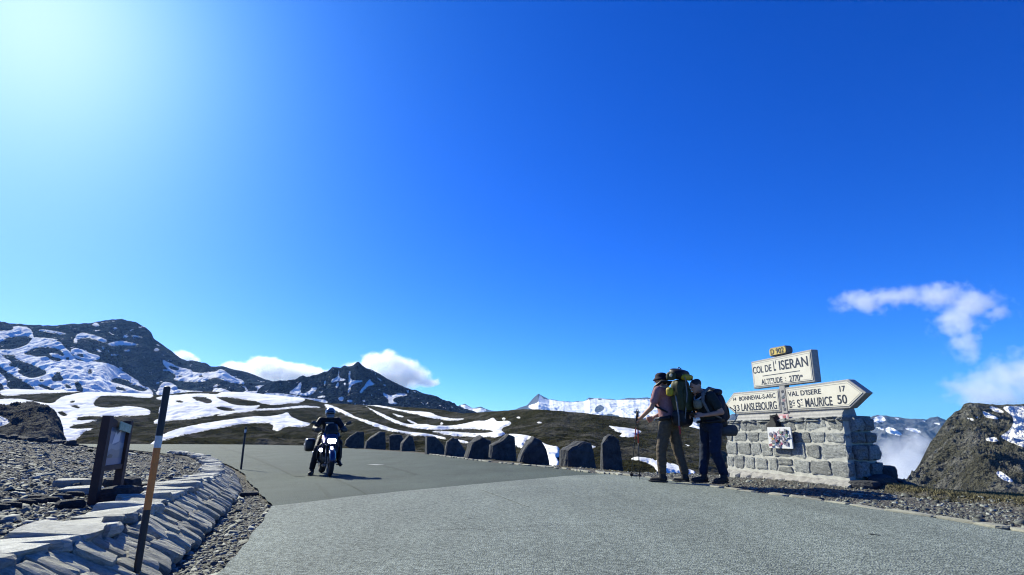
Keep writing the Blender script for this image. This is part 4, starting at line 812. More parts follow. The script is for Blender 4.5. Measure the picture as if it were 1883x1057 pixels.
# ---- the sign set: cast-concrete signs with enamelled cream faces, on their own concrete base
SY = 0.15                                        # local y of the sign faces
SIGN = thing('road_sign', 'cream enamel direction sign with arrow ends and pass name plate on the stone plinth', 'road sign', (A0.x, A0.y, 0.0), math.atan2(TW.y, TW.x))
M_CONC = simple('cast_concrete', (0.36, 0.35, 0.32), (0.25, 0.243, 0.225), .9, 18, bmp=.5, bdist=.006)
M_CONC2 = simple('dark_weathered_concrete', (0.20, 0.195, 0.19), (0.12, 0.118, 0.115), .9, 14, bmp=.5, bdist=.006)
M_CREAM = simple('cream_enamel', (0.72, 0.67, 0.52), (0.64, 0.59, 0.45), .35, 5)
M_INK = simple('black_enamel', (0.025, 0.027, 0.03), (0.015, 0.016, 0.018), .35, 30)
M_YEL = simple('yellow_enamel', (0.62, 0.46, 0.10), (0.52, 0.38, 0.08), .35, 8)
RX = Matrix.Rotation(math.pi/2, 4, 'X')          # prism outline (x, z) -> wall plane; height runs to -y
def plate(pts, y0, y1, name, mat, parent, bev=0.0):
    m = MB(); m.prism(pts, -y1, -y0, RX); o = build(m, name, mat, parent)
    if bev:
        b = o.modifiers.new('b', 'BEVEL'); b.width = bev; b.segments = 2; b.limit_method = 'ANGLE'
    return o
def inset(pts, d):
    P = np.array(pts); n = len(P); out = []
    for i in range(n):
        a, b, c = P[i-1], P[i], P[(i+1) % n]; e1 = (b - a) / np.linalg.norm(b - a); e2 = (c - b) / np.linalg.norm(c - b); n1 = np.array([-e1[1], e1[0]]); n2 = np.array([-e2[1], e2[0]])
        m = n1 + n2; m /= np.linalg.norm(m); out.append(tuple(b + m * d / max(.3, m.dot(n1))))
    return out
# moulded base
m = MB(); pr_ = [(-0.06, .965), (-0.06, 1.0), (-.035, 1.03), (-.03, 1.06), (0.0, 1.09), (0.0, 1.13), (.20, 1.13), (.24, .965)]
V = [(xx, SY + .02 + y, z) for xx in (0.30, 2.82) for y, z in pr_]; K = len(pr_)
m.add(V, [(j, (j+1) % K, K + (j+1) % K, K + j) for j in range(K)] + [tuple(range(K)), tuple(range(K, 2*K))[::-1]]); build(m, 'moulded_base', M_CONC, SIGN)
left = [(-0.06, 1.315), (0.25, 1.12), (1.52, 1.12), (1.52, 1.515), (0.25, 1.53)]
right = [(1.67, 1.12), (2.97, 1.12), (3.29, 1.325), (3.00, 1.545), (1.67, 1.52)]
upper = [(0.86, 1.56), (2.36, 1.56), (2.37, 2.085), (0.86, 2.06)]
def sign_plate(nm, out, thick, txts):
    fr = plate(out, SY, SY + thick, nm, M_CONC, SIGN, 0.012)
    face = plate(inset(out, 0.035), SY - 0.008, SY + .01, 'enamel_face', M_CREAM, fr)
    bd = inset(out, 0.050); i2 = inset(out, 0.056); mm = MB(); n = len(bd); mm.add([(x, SY - .0095, z) for x, z in bd] + [(x, SY - .0095, z) for x, z in i2], [(i, (i+1) % n, n + (i+1) % n, n + i) for i in range(n)]); build(mm, 'border_line', simple('border_grey', (.33,.32,.28), (.25,.24,.2), .4), fr)
    for body, x0, x1, z0, z1 in txts: lettering(body, x0, x1, z0, z1, SY - .0085, fr)
    return fr
def lettering(body, x0, x1, z0, z1, y, parent, mat=None, bold=0.012):
    cu = bpy.data.curves.new('text', 'FONT'); cu.body = body; cu.size = 1.0; cu.extrude = 0.0; cu.offset = bold; cu.fill_mode = 'FRONT'
    to = bpy.data.objects.new('text', cu); COL.objects.link(to); dg = bpy.context.evaluated_depsgraph_get(); me = bpy.data.meshes.new_from_object(to.evaluated_get(dg)); bpy.data.objects.remove(to)
    n = len(me.vertices); co = np.empty(n*3, np.float32); me.vertices.foreach_get('co', co); co = co.reshape(-1, 3); lo, hi = co.min(0), co.max(0)
    q = np.empty_like(co); q[:,0] = x0 + (co[:,0]-lo[0]) / (hi[0]-lo[0]) * (x1-x0); q[:,2] = z0 + (co[:,1]-lo[1]) / (hi[1]-lo[1]) * (z1-z0); q[:,1] = y - 0.0025
    me.vertices.foreach_set('co', q.ravel()); me.update(); return obj('lettering', me, mat or M_INK, parent)
sign_plate('arrow_plate', left, 0.13, [('14', .235, .325, 1.375, 1.435), ('BONNEVAL-S-ARC', .42, 1.42, 1.365, 1.445), ('33', .22, .40, 1.18, 1.29), ("LANSLEBOURG", .46, 1.43, 1.17, 1.31)])
sign_plate('arrow_plate', right, 0.13, [("VAL D'ISERE", 1.73, 2.46, 1.365, 1.45), ('17', 2.83, 2.935, 1.37, 1.455), ('B', 1.74, 1.80, 1.175, 1.30), ('G', 1.815, 1.86, 1.235, 1.305), ('-', 1.815, 1.86, 1.205, 1.215), ('S', 1.92, 1.985, 1.175, 1.305), ('T', 2.0, 2.05, 1.24, 1.31), ('-', 2.0, 2.05, 1.205, 1.215), ('MAURICE', 2.10, 2.66, 1.175, 1.315), ('50', 2.76, 2.94, 1.19, 1.325)])
up = sign_plate('name_plate', upper, 0.13, [('COL DE', .905, 1.40, 1.83, 1.955), ("L'", 1.46, 1.53, 1.83, 2.005), ('ISERAN', 1.60, 2.27, 1.825, 1.99), ('ALTITUDE', 1.10, 1.64, 1.615, 1.71), (':', 1.71, 1.725, 1.625, 1.69), ('2770', 1.81, 2.05, 1.605, 1.71), ('m', 2.065, 2.115, 1.66, 1.70)])
m = MB(); m.box((1.61, SY - .0095, 1.768), (.92, .003, .010)); build(m, 'rule_line', M_INK, up)
# centre post between the arrows and the yellow road-number cartouche
m = MB(); m.box((1.595, SY + .05, 1.33), (.13, .10, .46)); post = build(m, 'post', M_CONC, SIGN)
for j in range(7):
    cc = [(0.08,.08,.09), (.3,.3,.3), (.05,.06,.08), (.35,.2,.2), (.1,.12,.12), (.4,.4,.38), (.06,.06,.06)][j]
    m = MB(); m.box((1.595 + rs.uniform(-.02,.02), SY - .0025, 1.16 + j * .05), (rs.uniform(.045,.07), .004, rs.uniform(.03,.045)), (0, rs.uniform(-.3,.3), 0)); build(m, 'sticker', simple('sticker_tone', cc, tuple(c*.7 for c in cc), .4, 60), post)
cart = plate([(1.41, 2.085), (1.80, 2.09), (1.83, 2.13), (1.83, 2.19), (1.79, 2.235), (1.43, 2.24), (1.39, 2.20), (1.39, 2.12)], SY - .01, SY + .12, 'number_cartouche', M_CONC2, SIGN, .012)
plate(inset([(1.41, 2.09), (1.80, 2.095), (1.825, 2.13), (1.825, 2.19), (1.79, 2.23), (1.43, 2.235), (1.395, 2.20), (1.395, 2.12)], .012), SY - .017, SY, 'yellow_face', M_YEL, cart)
lettering('D 902', 1.44, 1.77, 2.115, 2.21, SY - .018, cart)
# sticker-covered square plate on the wall face, pink notice, dark lump by it
PL = thing('sticker_plate', 'square white plate covered in colourful stickers fixed to the plinth front', 'plate', (A0.x, A0.y, 0.0), math.atan2(TW.y, TW.x))
m = MB(); m.box((1.63, -0.035, .69), (.56, .02, .345)); pl = build(m, 'backing', simple('white_plate', (.72,.71,.68), (.6,.6,.58), .4, 12), PL)
m = MB(); m.box((1.63, -0.012, .69), (.50, .03, .30)); build(m, 'mounting', M_CONC2, PL)
cols = [(.42,.10,.20), (.72,.70,.68), (.07,.08,.10), (.50,.36,.12), (.16,.22,.36), (.50,.30,.34), (.20,.28,.20), (.75,.73,.70), (.30,.10,.11), (.5,.5,.53), (.2,.19,.24), (.6,.55,.55), (.1,.1,.12)]
for j in range(70):
    cc = rs.choice(cols); m = MB(); w, h = rs.uniform(.03,.10), rs.uniform(.02,.055); n = rs.choice([4, 4, 4, 10]); cx, cz_, a0 = 1.63 + rs.uniform(-.22,.22), .69 + rs.uniform(-.135,.135), rs.uniform(-.5,.5)
    P_ = [(-w/2,-h/2), (w/2,-h/2), (w/2,h/2), (-w/2,h/2)] if n == 4 else [(w/2.4*math.cos(t*.628), h/1.6*math.sin(t*.628)) for t in range(10)]
    m.add([(cx + x*math.cos(a0) - z*math.sin(a0), -0.046 - .0004*j, cz_ + x*math.sin(a0) + z*math.cos(a0)) for x, z in P_], [tuple(range(len(P_)))]); build(m, 'sticker', simple('sticker_print', cc, tuple(c*.75 for c in cc), .4, 70), pl)
NT = thing('pink_notice', 'small pink and white notice stuck below the sign centre post', 'notice', (A0.x, A0.y, 0.0), math.atan2(TW.y, TW.x))
m = MB(); m.box((1.62, SY - .055, 1.018), (.23, .008, .115)); nb_ = build(m, 'backing', simple('pink_paper', (.62,.36,.36), (.5,.27,.28), .6, 30), NT)
for x_, w_, c_ in ((1.565, .07, (.7,.62,.6)), (1.655, .08, (.35,.08,.1)), (1.70, .03, (.7,.66,.62))):
    m = MB(); m.box((x_, SY - .0605, 1.018), (w_, .002, .07)); build(m, 'printed_block', simple('notice_print', c_, None, .6, 80), nb_)
LP = rock_from_outline([(-.12, -.03), (-.15, .05), (-.02, .10), (.0, .20), (.05, .17), (.13, .03), (.12, -.03)], .14, 77, .01)
q = A0 + TW * 1.44 - NW * 0.0; lo = obj('dark_pouch', LP, simple('black_cloth', (.012,.012,.014), (.007,.007,.008), .8, 30), loc=(A0 + TW * 1.44 - NW * .04) + Vector((0, 0, .87)), rot=(0, 0, math.atan2(TW.y, TW.x))); tag(lo, 'crumpled black pouch hanging over the sticker plate on the plinth', 'pouch')
# ================================================================== people
M_SKIN = simple('skin', (0.42, 0.235, 0.16), (0.34, 0.18, 0.12), .55, 12, spec=.4)
def cloth(name, c, c2=None, scale=40, rough=.85): return simple(name, c, c2, rough, scale, bmp=.35, bdist=.004, spec=.2)
def V3(*a): return Vector(a)
def hand(caps, balls, wrist, d, palm_n, size=1.0, curl=0.5):
    """palm, four fingers of unequal length curled about palm_n, thumb from the side of the palm"""
    d = Vector(d).normalized(); pn = Vector(palm_n).normalized(); side = d.cross(pn).normalized(); w = Vector(wrist)
    palm = w + d * 0.05 * size
    for o in (-.027, -.009, .009, .027): caps.append((w + side * o * .7 * size, .0125 * size, w + (d * .085 + side * o) * size, .0105 * size))
    for o, L_ in ((-.030, .060), (-.010, .074), (.010, .078), (.030, .068)):
        a = w + (d * .088 + side * o) * size; dd = (d * math.cos(curl) + pn * math.sin(curl)); b = a + dd * L_ * .5 * size; d2 = (d * math.cos(curl * 2.6) + pn * math.sin(curl * 2.6)); c = b + d2 * L_ * .55 * size
        caps.append((a, .0092 * size, b, .0086 * size)); caps.append((b, .0086 * size, c, .0074 * size))
    a = w + (d * .03 - side * .030) * size; b = a + (d * .035 - side * .022 + pn * .018) * size; c = b + (d * .024 + pn * .026) * size
    caps.append((a, .013 * size, b, .0105 * size)); caps.append((b, .0105 * size, c, .0085 * size))
def head_parts(caps, balls, c, fwd, up=(0,0,1), s=1.0):
    f = Vector(fwd).normalized(); u = Vector(up); u = (u - f * u.dot(f)).normalized(); r = f.cross(u); R = Matrix((r, f, u)).transposed().to_euler()
    c = Vector(c)
    balls += [(c, (.076*s, .096*s, .098*s), R), (c + (f*.022 - u*.052)*s, (.058*s, .072*s, .062*s), R), (c + (f*.068 - u*.088)*s, (.030*s, .026*s, .024*s), R), (c + (f*.086 + u*.022)*s, (.046*s, .018*s, .013*s), R)]
    caps += [(c + (f*.092 + u*.006)*s, .009*s, c + (f*.112 - u*.030)*s, .014*s), (c + (f*.088 - u*.058)*s, .010*s, c + (f*.090 - u*.060)*s, .010*s)]
    for q in (-1, 1): balls.append((c + (r*q*.078 - f*.008 - u*.008)*s, (.010*s, .022*s, .032*s), R))
    return f, u, r
def eyes(parent, c, f, u, r, s=1.0):
    for q in (-1, 1):
        m = MB(); m.rbox(Vector(c) + (f*.090 + r*q*.032 + u*.004)*s, (.024*s, .016*s, .014*s), None, p=2, n=5); build(m, 'eye', simple('eye_dark', (.02,.016,.014), None, .2), parent, smooth=True)
def person(name_label, loc, rz, J, skin_extra=None, fold=.006, cols=None, bald=False, short=True):
    """J: joints in the local frame (x right, y forward, z up)"""
    P = thing('person', name_label, 'person', loc, rz, J.get('group')); caps = []; balls = []
    pel, che, nek, hed = (Vector(J[k]) for k in ('pelvis', 'chest', 'neck', 'head'))
    f, u, r = head_parts(caps, balls, hed, J['look'], J.get('head_up', (0,0,1)), J.get('hs', 1.0))
    caps += [(nek, .058, hed - u * .05, .052), (che, .12, nek - V3(0,0,.05), .07), (pel, .125, che, .125)]
    for s in ('l', 'r'):
        sh, el, wr = Vector(J[s+'sh']), Vector(J[s+'el']), Vector(J[s+'wr']); hp, kn, an = Vector(J[s+'hip']), Vector(J[s+'kn']), Vector(J[s+'an'])
        caps += [(nek - V3(0,0,.07), .05, sh, .058), (sh, .052, el, .041), (el, .041, wr, .028), (hp, .082, kn, .057), (kn, .057, an, .038)]
        toe = an + (Vector(J.get(s+'toe', (0, .15, -.05)))); caps.append((an - V3(0,0,.035), .038, toe, .03))
        hd = J.get(s+'hand', (0, 1, -.3)); hand(caps, balls, wr + Vector(hd).normalized() * .012, hd, J.get(s+'palm', (0, 0, -1)), 1.0, J.get(s+'curl', .5))
    body = obj('body', blob_mesh(caps, balls, .0072, 2), M_SKIN, P); eyes(P, hed, f, u, r)
    c = cols
    # shirt with sleeves
    sc_ = [(pel + V3(0,0,.04), .150, che, .155), (che, .155, nek - V3(0,0,.055), .085)]
    for s in ('l', 'r'):
        sh, el, wr = Vector(J[s+'sh']), Vector(J[s+'el']), Vector(J[s+'wr']); sc_.append((nek - V3(0,0,.08), .075, sh, .078)); sc_.append((che + (sh-che)*.5, .10, sh, .075))
        if short: sc_.append((sh, .076, sh + (el - sh) * .62, .068))
        else: sc_ += [(sh, .078, el, .066), (el, .066, wr, .048)]
    obj('shirt', blob_mesh(sc_, [], .013, 5, fold, 8, 3), c['shirt'], P)
    tr = [(pel - V3(0,0,.0), .150, pel + V3(0,0,.06), .145)]
    for s in ('l', 'r'):
        hp, kn, an = Vector(J[s+'hip']), Vector(J[s+'kn']), Vector(J[s+'an']); tr += [(pel, .12, hp, .112), (hp, .108, kn, .080), (kn, .080, an + V3(0,0,.07), .066)]
    obj('trousers', blob_mesh(tr, [], .013, 4, fold * 1.7, 9, 7), c['trousers'], P)
    for s in ('l', 'r'):
        an = Vector(J[s+'an']); tv = Vector(J.get(s+'toe', (0, .15, -.05))); toe = an + tv; flat = Vector((tv.x, tv.y, 0)).normalized() if not J.get(s+'lift') else tv.normalized()
        dn = V3(0,0,-.05) if not J.get(s+'lift') else tv.normalized().cross(V3(1,0,0)).normalized() * -.05 if False else V3(0,0,-.045)
        bt = [(an + V3(0,0,.06), .055, an + dn * .6, .055), (an + dn * .7 - flat * .03, .048, toe + V3(0,0,.0), .042), (toe, .044, toe + flat * .02, .040)]
        b = obj('boot', blob_mesh(bt, [], .011, 3), c['boots'], P)
        m = MB(); m.rbox((an + toe) / 2 + V3(0,0,-.052) + (V3(0,0,-.0)), (.095, (toe - an).length + .15, .028), (0, 0, math.atan2(flat.y, flat.x) - math.pi/2), p=5, n=6); build(m, 'sole', simple('rubber_sole', (.02,.02,.02), None, .8, 30), b)
    return P, (f, u, r, hed)

BOOT = cloth('dark_leather', (0.035, 0.032, 0.030), (0.018, 0.017, 0.017), 25, .6)
# ---------- hiker with bucket hat, pink shirt and trekking poles
H1 = G(1236, 887.5); R1 = math.radians(43)
J1 = dict(pelvis=(0,-.02,.94), chest=(0,.02,1.29), neck=(0,.04,1.49), head=(0,.075,1.625), look=(-.22,1,-.05), lsh=(-.185,.03,1.43), rsh=(.185,.03,1.43), lel=(-.27,.12,1.16), lwr=(-.22,.37,1.0), rel=(.26,.12,1.16), rwr=(.16,.36,1.02),
          lhand=(.1,1,-.35), rhand=(-.2,1,-.3), lpalm=(1,0,-.2), rpalm=(-1,0,-.2), lcurl=.95, rcurl=.95, lhip=(-.10,-.02,.90), rhip=(.10,-.02,.90), lkn=(-.125,.08,.50), rkn=(.13,-.06,.50), lan=(-.13,.085,.098), ran=(.14,-.15,.098), ltoe=(-.02,.16,-.055), rtoe=(.03,.16,-.055), group='two hikers by the monument')
C1 = dict(shirt=cloth('dusty_pink_cotton', (0.33, 0.17, 0.175), (0.24, 0.12, 0.125), 30), trousers=cloth('khaki_trousers', (0.105, 0.082, 0.055), (0.065, 0.05, 0.034), 22), boots=BOOT)
P1, (f, u, r, hd) = person('hiker in a dark bucket hat, pink shirt and khaki trousers gripping trekking poles', (H1.x, H1.y, 0.006), R1, J1, cols=C1)
m = MB(); Rm = Matrix((r, f, u)).transposed()
prof = [(-.036,.140),(-.028,.144),(-.008,.121),(.010,.105),(.038,.100),(.062,.090),(.080,.068),(.089,.034),(.091,.002)]
m.lathe(hd + u * .025 - f * .004, u, prof, 26); hat = build(m, 'bucket_hat', cloth('navy_hat', (0.022, 0.018, 0.03), (0.012, 0.01, 0.018), 40), P1, smooth=True)
m = MB(); m.rbox(hd - f * .055 - u * .03, (.135, .09, .12), Rm.to_euler(), p=2.4, n=7, lump=.006); build(m, 'hair', simple('dark_hair', (.02,.014,.01), None, .6, 60), P1, smooth=True)
m = MB(); m.ring(Vector(J1['neck']) + V3(0,.0,.0), (0,.1,1), .068, .022, 22, 8, flat=1.2); build(m, 'collar', cloth('pale_collar', (.40,.36,.33), (.28,.25,.23)), P1, smooth=True)

def pack_frame(label, group, loc, rz): return thing('backpack', label, 'backpack', loc, rz, group)
B1 = pack_frame('tall trekking backpack in olive and black with yellow pockets on the hatted hiker', 'trekking backpacks', (H1.x, H1.y, 0.006), R1)
K_OL = cloth('olive_nylon', (0.055, 0.058, 0.022), (0.03, 0.034, 0.014), 14, .55); K_BL = cloth('black_nylon', (0.012, 0.013, 0.016), (0.007, 0.007, 0.009), 14, .5); K_YE = cloth('yellow_nylon', (0.42, 0.32, 0.02), (0.28, 0.22, 0.02), 16, .5); K_GR = cloth('grey_webbing', (.20,.20,.20), (.12,.12,.12), 50)
m = MB(); m.rbox((0,-.275,1.31), (.34,.22,.58), (-.04,0,0), p=4, n=12, lump=.022, seed=3, taper=-.04); build(m, 'main_compartment', K_OL, B1, smooth=True)
m = MB(); m.rbox((0,-.27,1.00), (.36,.24,.28), (-.02,0,0), p=3.4, n=10, lump=.018, seed=5); build(m, 'lower_compartment', K_BL, B1, smooth=True)
m = MB(); m.rbox((0,-.265,1.685), (.35,.27,.17), (.22,0,.05), p=3.2, n=10, lump=.02, seed=8); lid = build(m, 'lid', K_BL, B1, smooth=True)
m = MB(); m.rbox((.03,-.385,1.63), (.30,.09,.10), (.2,0,0), p=3.4, n=8, lump=.012, seed=2); build(m, 'lid_pocket', K_YE, lid, smooth=True)
m = MB(); m.rbox((-.20,-.24,1.645), (.075,.17,.135), (.1,0,0), p=3, n=7, lump=.012, seed=12); sp_ = build(m, 'side_lid_pocket', K_OL, B1, smooth=True)
m = MB(); m.rbox((-.24,-.26,1.655), (.02,.05,.05), None, p=3, n=5); build(m, 'badge', cloth('pale_badge', (.6,.56,.4)), sp_, smooth=True)
m = MB(); m.rbox((-.215,-.20,1.395), (.09,.12,.14), None, p=3, n=8, lump=.014, seed=6); build(m, 'yellow_side_pouch', K_YE, B1, smooth=True)
m = MB(); m.rbox((.0,-.40,1.28), (.24,.06,.36), (-.05,0,0), p=4, n=8, lump=.014, seed=9); build(m, 'front_pocket', K_OL, B1, smooth=True)
for xx, zz in ((-.1, 1.3), (.1, 1.3)):
    m = MB(); m.tube([(xx,-.34,1.74), (xx,-.43,1.60), (xx,-.44,1.35), (xx*1.1,-.40,1.1), (xx,-.36,.93)], .009, 5); build(m, 'compression_strap', K_GR if xx < 0 else K_BL, B1)
for s in (-1, 1):
    m = MB(); m.tube([(s*.10,-.16,1.56), (s*.13,-.02,1.585), (s*.145,.10,1.50), (s*.15,.165,1.36), (s*.17,.10,1.18), (s*.19,-.12,1.08)], [.02,.026,.03,.028,.02,.014], 8); build(m, 'shoulder_strap', K_BL, B1, smooth=True)
    m = MB(); m.tube([(s*.19,-.17,1.0), (s*.205,-.02,.985), (s*.13,.14,.98), (s*.02,.17,.98)], [.035,.034,.026,.012], 8); build(m, 'hip_belt', K_BL, B1, smooth=True)
m = MB(); m.tube([(-.215,-.30,1.33), (-.25,-.34,1.2), (-.262,-.36,1.0), (-.255,-.35,.86)], .011, 6); build(m, 'dangling_strap', K_GR, B1)
m = MB(); m.tube([(-.255,-.35,.87), (-.25,-.36,.80), (-.24,-.35,.74)], .014, 6); build(m, 'red_tab', cloth('red_tab', (.3,.05,.05)), B1)
m = MB(); m.tube([(.0,-.24,1.77), (.0,-.27,1.80), (.0,-.31,1.77)], .009, 6); build(m, 'haul_loop', K_BL, B1)

def world_of(P, q): return Matrix.Rotation(P.rotation_euler.z, 4, 'Z') @ Vector(q) + P.location
hand_w = world_of(P1, Vector(J1['lwr']) + Vector((.02,.09,-.035)))
M_ALU_B = simple('black_alloy', (.02,.02,.022), None, .35, 20, metal=.3); M_RED = simple('red_lacquer', (.42,.045,.035), (.32,.03,.03), .35, 20)
for i, (tu, tv, off, lab) in enumerate([(1161, 879, Vector((-.012,-.012,.0)), 'trekking pole with red section, its tip farther left on the ground'), (1176, 882, Vector((.014,.012,.012)), 'trekking pole with red section, its tip nearer the hiker with basket showing')]):
    tip = G(tu, tv); tip.z += .006; top = hand_w + off; d = (tip - top).normalized(); L_ = (tip - top).length; T = thing('trekking_pole', lab, 'trekking pole', tip, 0, 'trekking poles'); o0 = top - tip
    def pt(s_): return o0 + d * s_
    for nm, s0, s1, ra, rb, mt in (('grip', -.13, .05, .018, .016, K_BL), ('upper_shaft', .05, .17, .0095, .0095, M_ALU_B), ('red_section', .17, .42, .0105, .0105, M_RED), ('lower_shaft', .42, L_ - .05, .0088, .0075, M_ALU_B), ('tip', L_ - .05, L_, .006, .002, M_ALU_B)):
        m = MB(); m.tube([pt(s0), pt((s0+s1)/2), pt(s1)], [ra, (ra+rb)/2, rb], 8); build(m, nm, mt, T, smooth=True)
    m = MB(); m.lathe(pt(L_ - .085), d, [(0,.012),(.006,.034),(.010,.034),(.02,.012)], 12); build(m, 'basket', K_BL, T)
    m = MB(); m.ring(pt(-.14) + Vector((0,0,.01)), (1,.2,0), .035, .005, 16, 6); build(m, 'wrist_loop', K_BL, T)

# ---------- second hiker, head bowed, dark shirt
H2 = G(1311, 889.5); R2 = math.radians(111)
J2 = dict(pelvis=(0,-.06,.90), chest=(0,.0,1.20), neck=(0,.075,1.39), head=(0,.18,1.495), look=(.0,1,-.42), head_up=(0,.35,1), lsh=(-.18,.04,1.325), rsh=(.18,.04,1.325), lel=(-.27,-.06,1.07), lwr=(-.14,.17,1.03), rel=(.27,-.04,1.07), rwr=(.12,.19,1.02),
          lhand=(.35,1,.0), rhand=(-.35,1,.0), lpalm=(.8,0,-.3), rpalm=(-.8,0,-.3), lcurl=.7, rcurl=.7, lhip=(-.10,-.06,.86), rhip=(.10,-.06,.86), lkn=(-.12,.0,.48), rkn=(.12,.0,.48), lan=(-.12,-.12,.098), ran=(.13,.06,.098), ltoe=(-.02,.16,-.055), rtoe=(.02,.16,-.055), group='two hikers by the monument')
C2 = dict(shirt=cloth('dark_teal_shirt', (0.022, 0.032, 0.034), (0.013, 0.02, 0.022), 30), trousers=cloth('navy_trousers', (0.014, 0.026, 0.055), (0.008, 0.014, 0.03), 24), boots=BOOT)
P2, (f, u, r, hd) = person('hiker with bowed bare head, dark shirt and navy trousers reading beside the plinth', (H2.x, H2.y, 0.006), R2, J2, cols=C2)
m = MB(); m.rbox(hd - f*.020 + u*.030, (.162, .190, .150), Matrix((r, f, u)).transposed().to_euler(), p=2.1, n=9, lump=.006); build(m, 'hair', simple('cropped_hair', (.018,.014,.013), None, .65, 80), P2, smooth=True)
B2 = pack_frame('dark blue backpack with rolled mat below on the bareheaded hiker', 'trekking backpacks', (H2.x, H2.y, 0.006), R2)
K_NV = cloth('midnight_nylon', (0.012, 0.02, 0.04), (0.007, 0.011, 0.022), 14, .5)
m = MB(); m.rbox((0,-.22,1.15), (.32,.18,.50), (-.16,0,0), p=3.4, n=12, lump=.022, seed=13); build(m, 'main_compartment', K_NV, B2, smooth=True)
m = MB(); m.rbox((0,-.155,1.40), (.31,.22,.12), (.05,0,0), p=3, n=10, lump=.016, seed=14); build(m, 'lid', K_NV, B2, smooth=True)
m = MB(); m.rbox((-.02,-.31,1.10), (.24,.07,.28), (-.16,0,0), p=3.4, n=8, lump=.012, seed=15); build(m, 'front_pocket', K_BL, B2, smooth=True)
m = MB(); m.rbox((0,-.20,.90), (.33,.20,.16), None, p=3, n=8, lump=.014, seed=16); build(m, 'lower_compartment', K_BL, B2, smooth=True)
m = MB(); m.lathe((-.10,-.27,.80), (.25,1,.0), [(-.16,.02),(-.158,.07),(-.14,.088),(.14,.088),(.158,.07),(.16,.02)], 18); build(m, 'rolled_mat', cloth('grey_foam', (.07,.075,.08), (.05,.053,.056), 20), B2, smooth=True)
for s in (-1, 1):
    m = MB(); m.tube([(s*.10,-.14,1.43), (s*.125,.02,1.455), (s*.14,.16,1.37), (s*.15,.185,1.24), (s*.17,.10,1.07), (s*.19,-.12,.98)], [.02,.026,.029,.027,.02,.014], 8); build(m, 'shoulder_strap', cloth('grey_strap', (.16,.165,.16), (.09,.09,.09), 40) if s < 0 else K_BL, B2, smooth=True)
    m = MB(); m.tube([(s*.18,-.16,.95), (s*.20,-.05,.94), (s*.13,.09,.93), (s*.02,.12,.93)], [.03,.03,.024,.012], 8); build(m, 'hip_belt', K_BL, B2, smooth=True)
m = MB(); m.tube([(-.16,-.33,1.16), (-.2,-.40,1.1), (-.18,-.42,.98), (-.16,-.36,.9)], .008, 6); build(m, 'side_loop', K_GR, B2)
CB = thing('chest_pouch', 'small beige pouch strapped on the chest of the bareheaded hiker', 'pouch', (H2.x, H2.y, 0.006), R2)
m = MB(); m.rbox((-.085,.235,1.20), (.14,.11,.15), (-.1,0,.3), p=2.8, n=8, lump=.008, seed=17); cp = build(m, 'bag', cloth('beige_canvas', (.20,.19,.13), (.13,.125,.09), 25), CB, smooth=True)
m = MB(); m.tube([(-.14,.12,1.36), (-.12,.20,1.30), (-.09,.26,1.26)], .012, 6); m.tube([(.1,.12,1.36), (.03,.20,1.30), (-.06,.26,1.26)], .012, 6); build(m, 'strap', cloth('pale_strap', (.42,.42,.40)), CB)
GB = thing('guide_booklet', 'small dark booklet held open in both hands by the bareheaded hiker', 'booklet', (H2.x, H2.y, 0.006), R2)
for s in (-1, 1):
    m = MB(); m.box((s*.052, .30, 1.035), (.10, .14, .008), (.35, -s*.25, 0)); build(m, 'cover', cloth('dark_cover', (.03,.03,.04)), GB)
# ================================================================== motorcycle and rider
g0 = G(606, 876.5); RM = math.radians(205)
fwd_w = Vector((-math.sin(RM), math.cos(RM), 0)); org = g0 - fwd_w * 0.72; org.z = float(road_z(org.x, org.y)) + 0.002
MT = thing('motorcycle', 'dark blue touring motorcycle with lit headlight riding towards the camera', 'motorcycle', org, RM)
lean = 0.0
K = dict(tyre=simple('tyre_rubber', (.018,.018,.018), (.012,.012,.012), .8, 40, bmp=.4), black=simple('satin_black', (.016,.016,.018), None, .4, 20), blue=simple('blue_paint', (.012,.02,.075), (.01,.016,.06), .25, 6, coat=.6), steel=simple('brushed_steel', (.45,.45,.46), (.3,.3,.31), .3, 40, metal=.9),
         alu=simple('cast_alloy', (.16,.16,.17), (.1,.1,.11), .4, 25, metal=.7), seat=cloth('seat_vinyl', (.02,.02,.022), None, 30, .55), lamp=emit('led_white', (.86, .90, 1.0), 26.0), drl=emit('led_daylight', (.60, .55, 1.0), 4.0), fog=emit('led_fog', (.75, .80, 1.0), 16.0))
def wheel(y, name, R=.305, w=.06):
    h = thing(name, None, None); h.parent = MT; h.location = (0, y, R + .0)
    return h
for nm, y, tr, wd_ in (('front_wheel', .72, .056, 1.05), ('rear_wheel', -.76, .072, 1.15)):
    Rr = .31; m = MB(); m.ring((0, y, Rr), (1,0,0), Rr - tr, tr, 40, 12, flat=wd_); wb = build(m, nm, K['tyre'], MT, smooth=True)
    m = MB(); m.ring((0, y, Rr), (1,0,0), Rr - tr*1.75, .022, 36, 8, flat=1.9); build(m, 'rim', K['black'], wb, smooth=True)
    m = MB(); m.lathe((-.07, y, Rr), (1,0,0), [(0,.03),(.02,.045),(.12,.045),(.14,.03)], 16)
    for a in range(6): aa_ = a * math.pi/3; m.tube([(0, y + .03*math.cos(aa_), Rr + .03*math.sin(aa_)), (0, y + .2*math.cos(aa_), Rr + .2*math.sin(aa_))], .014, 6)
    build(m, 'spokes', K['alu'], wb)
    for s in ((-1, 1) if nm == 'front_wheel' else (1,)):
        m = MB(); m.ring((s*.075, y, Rr), (1,0,0), .115, .032, 30, 6, flat=.09); build(m, 'brake_disc', K['steel'], wb)
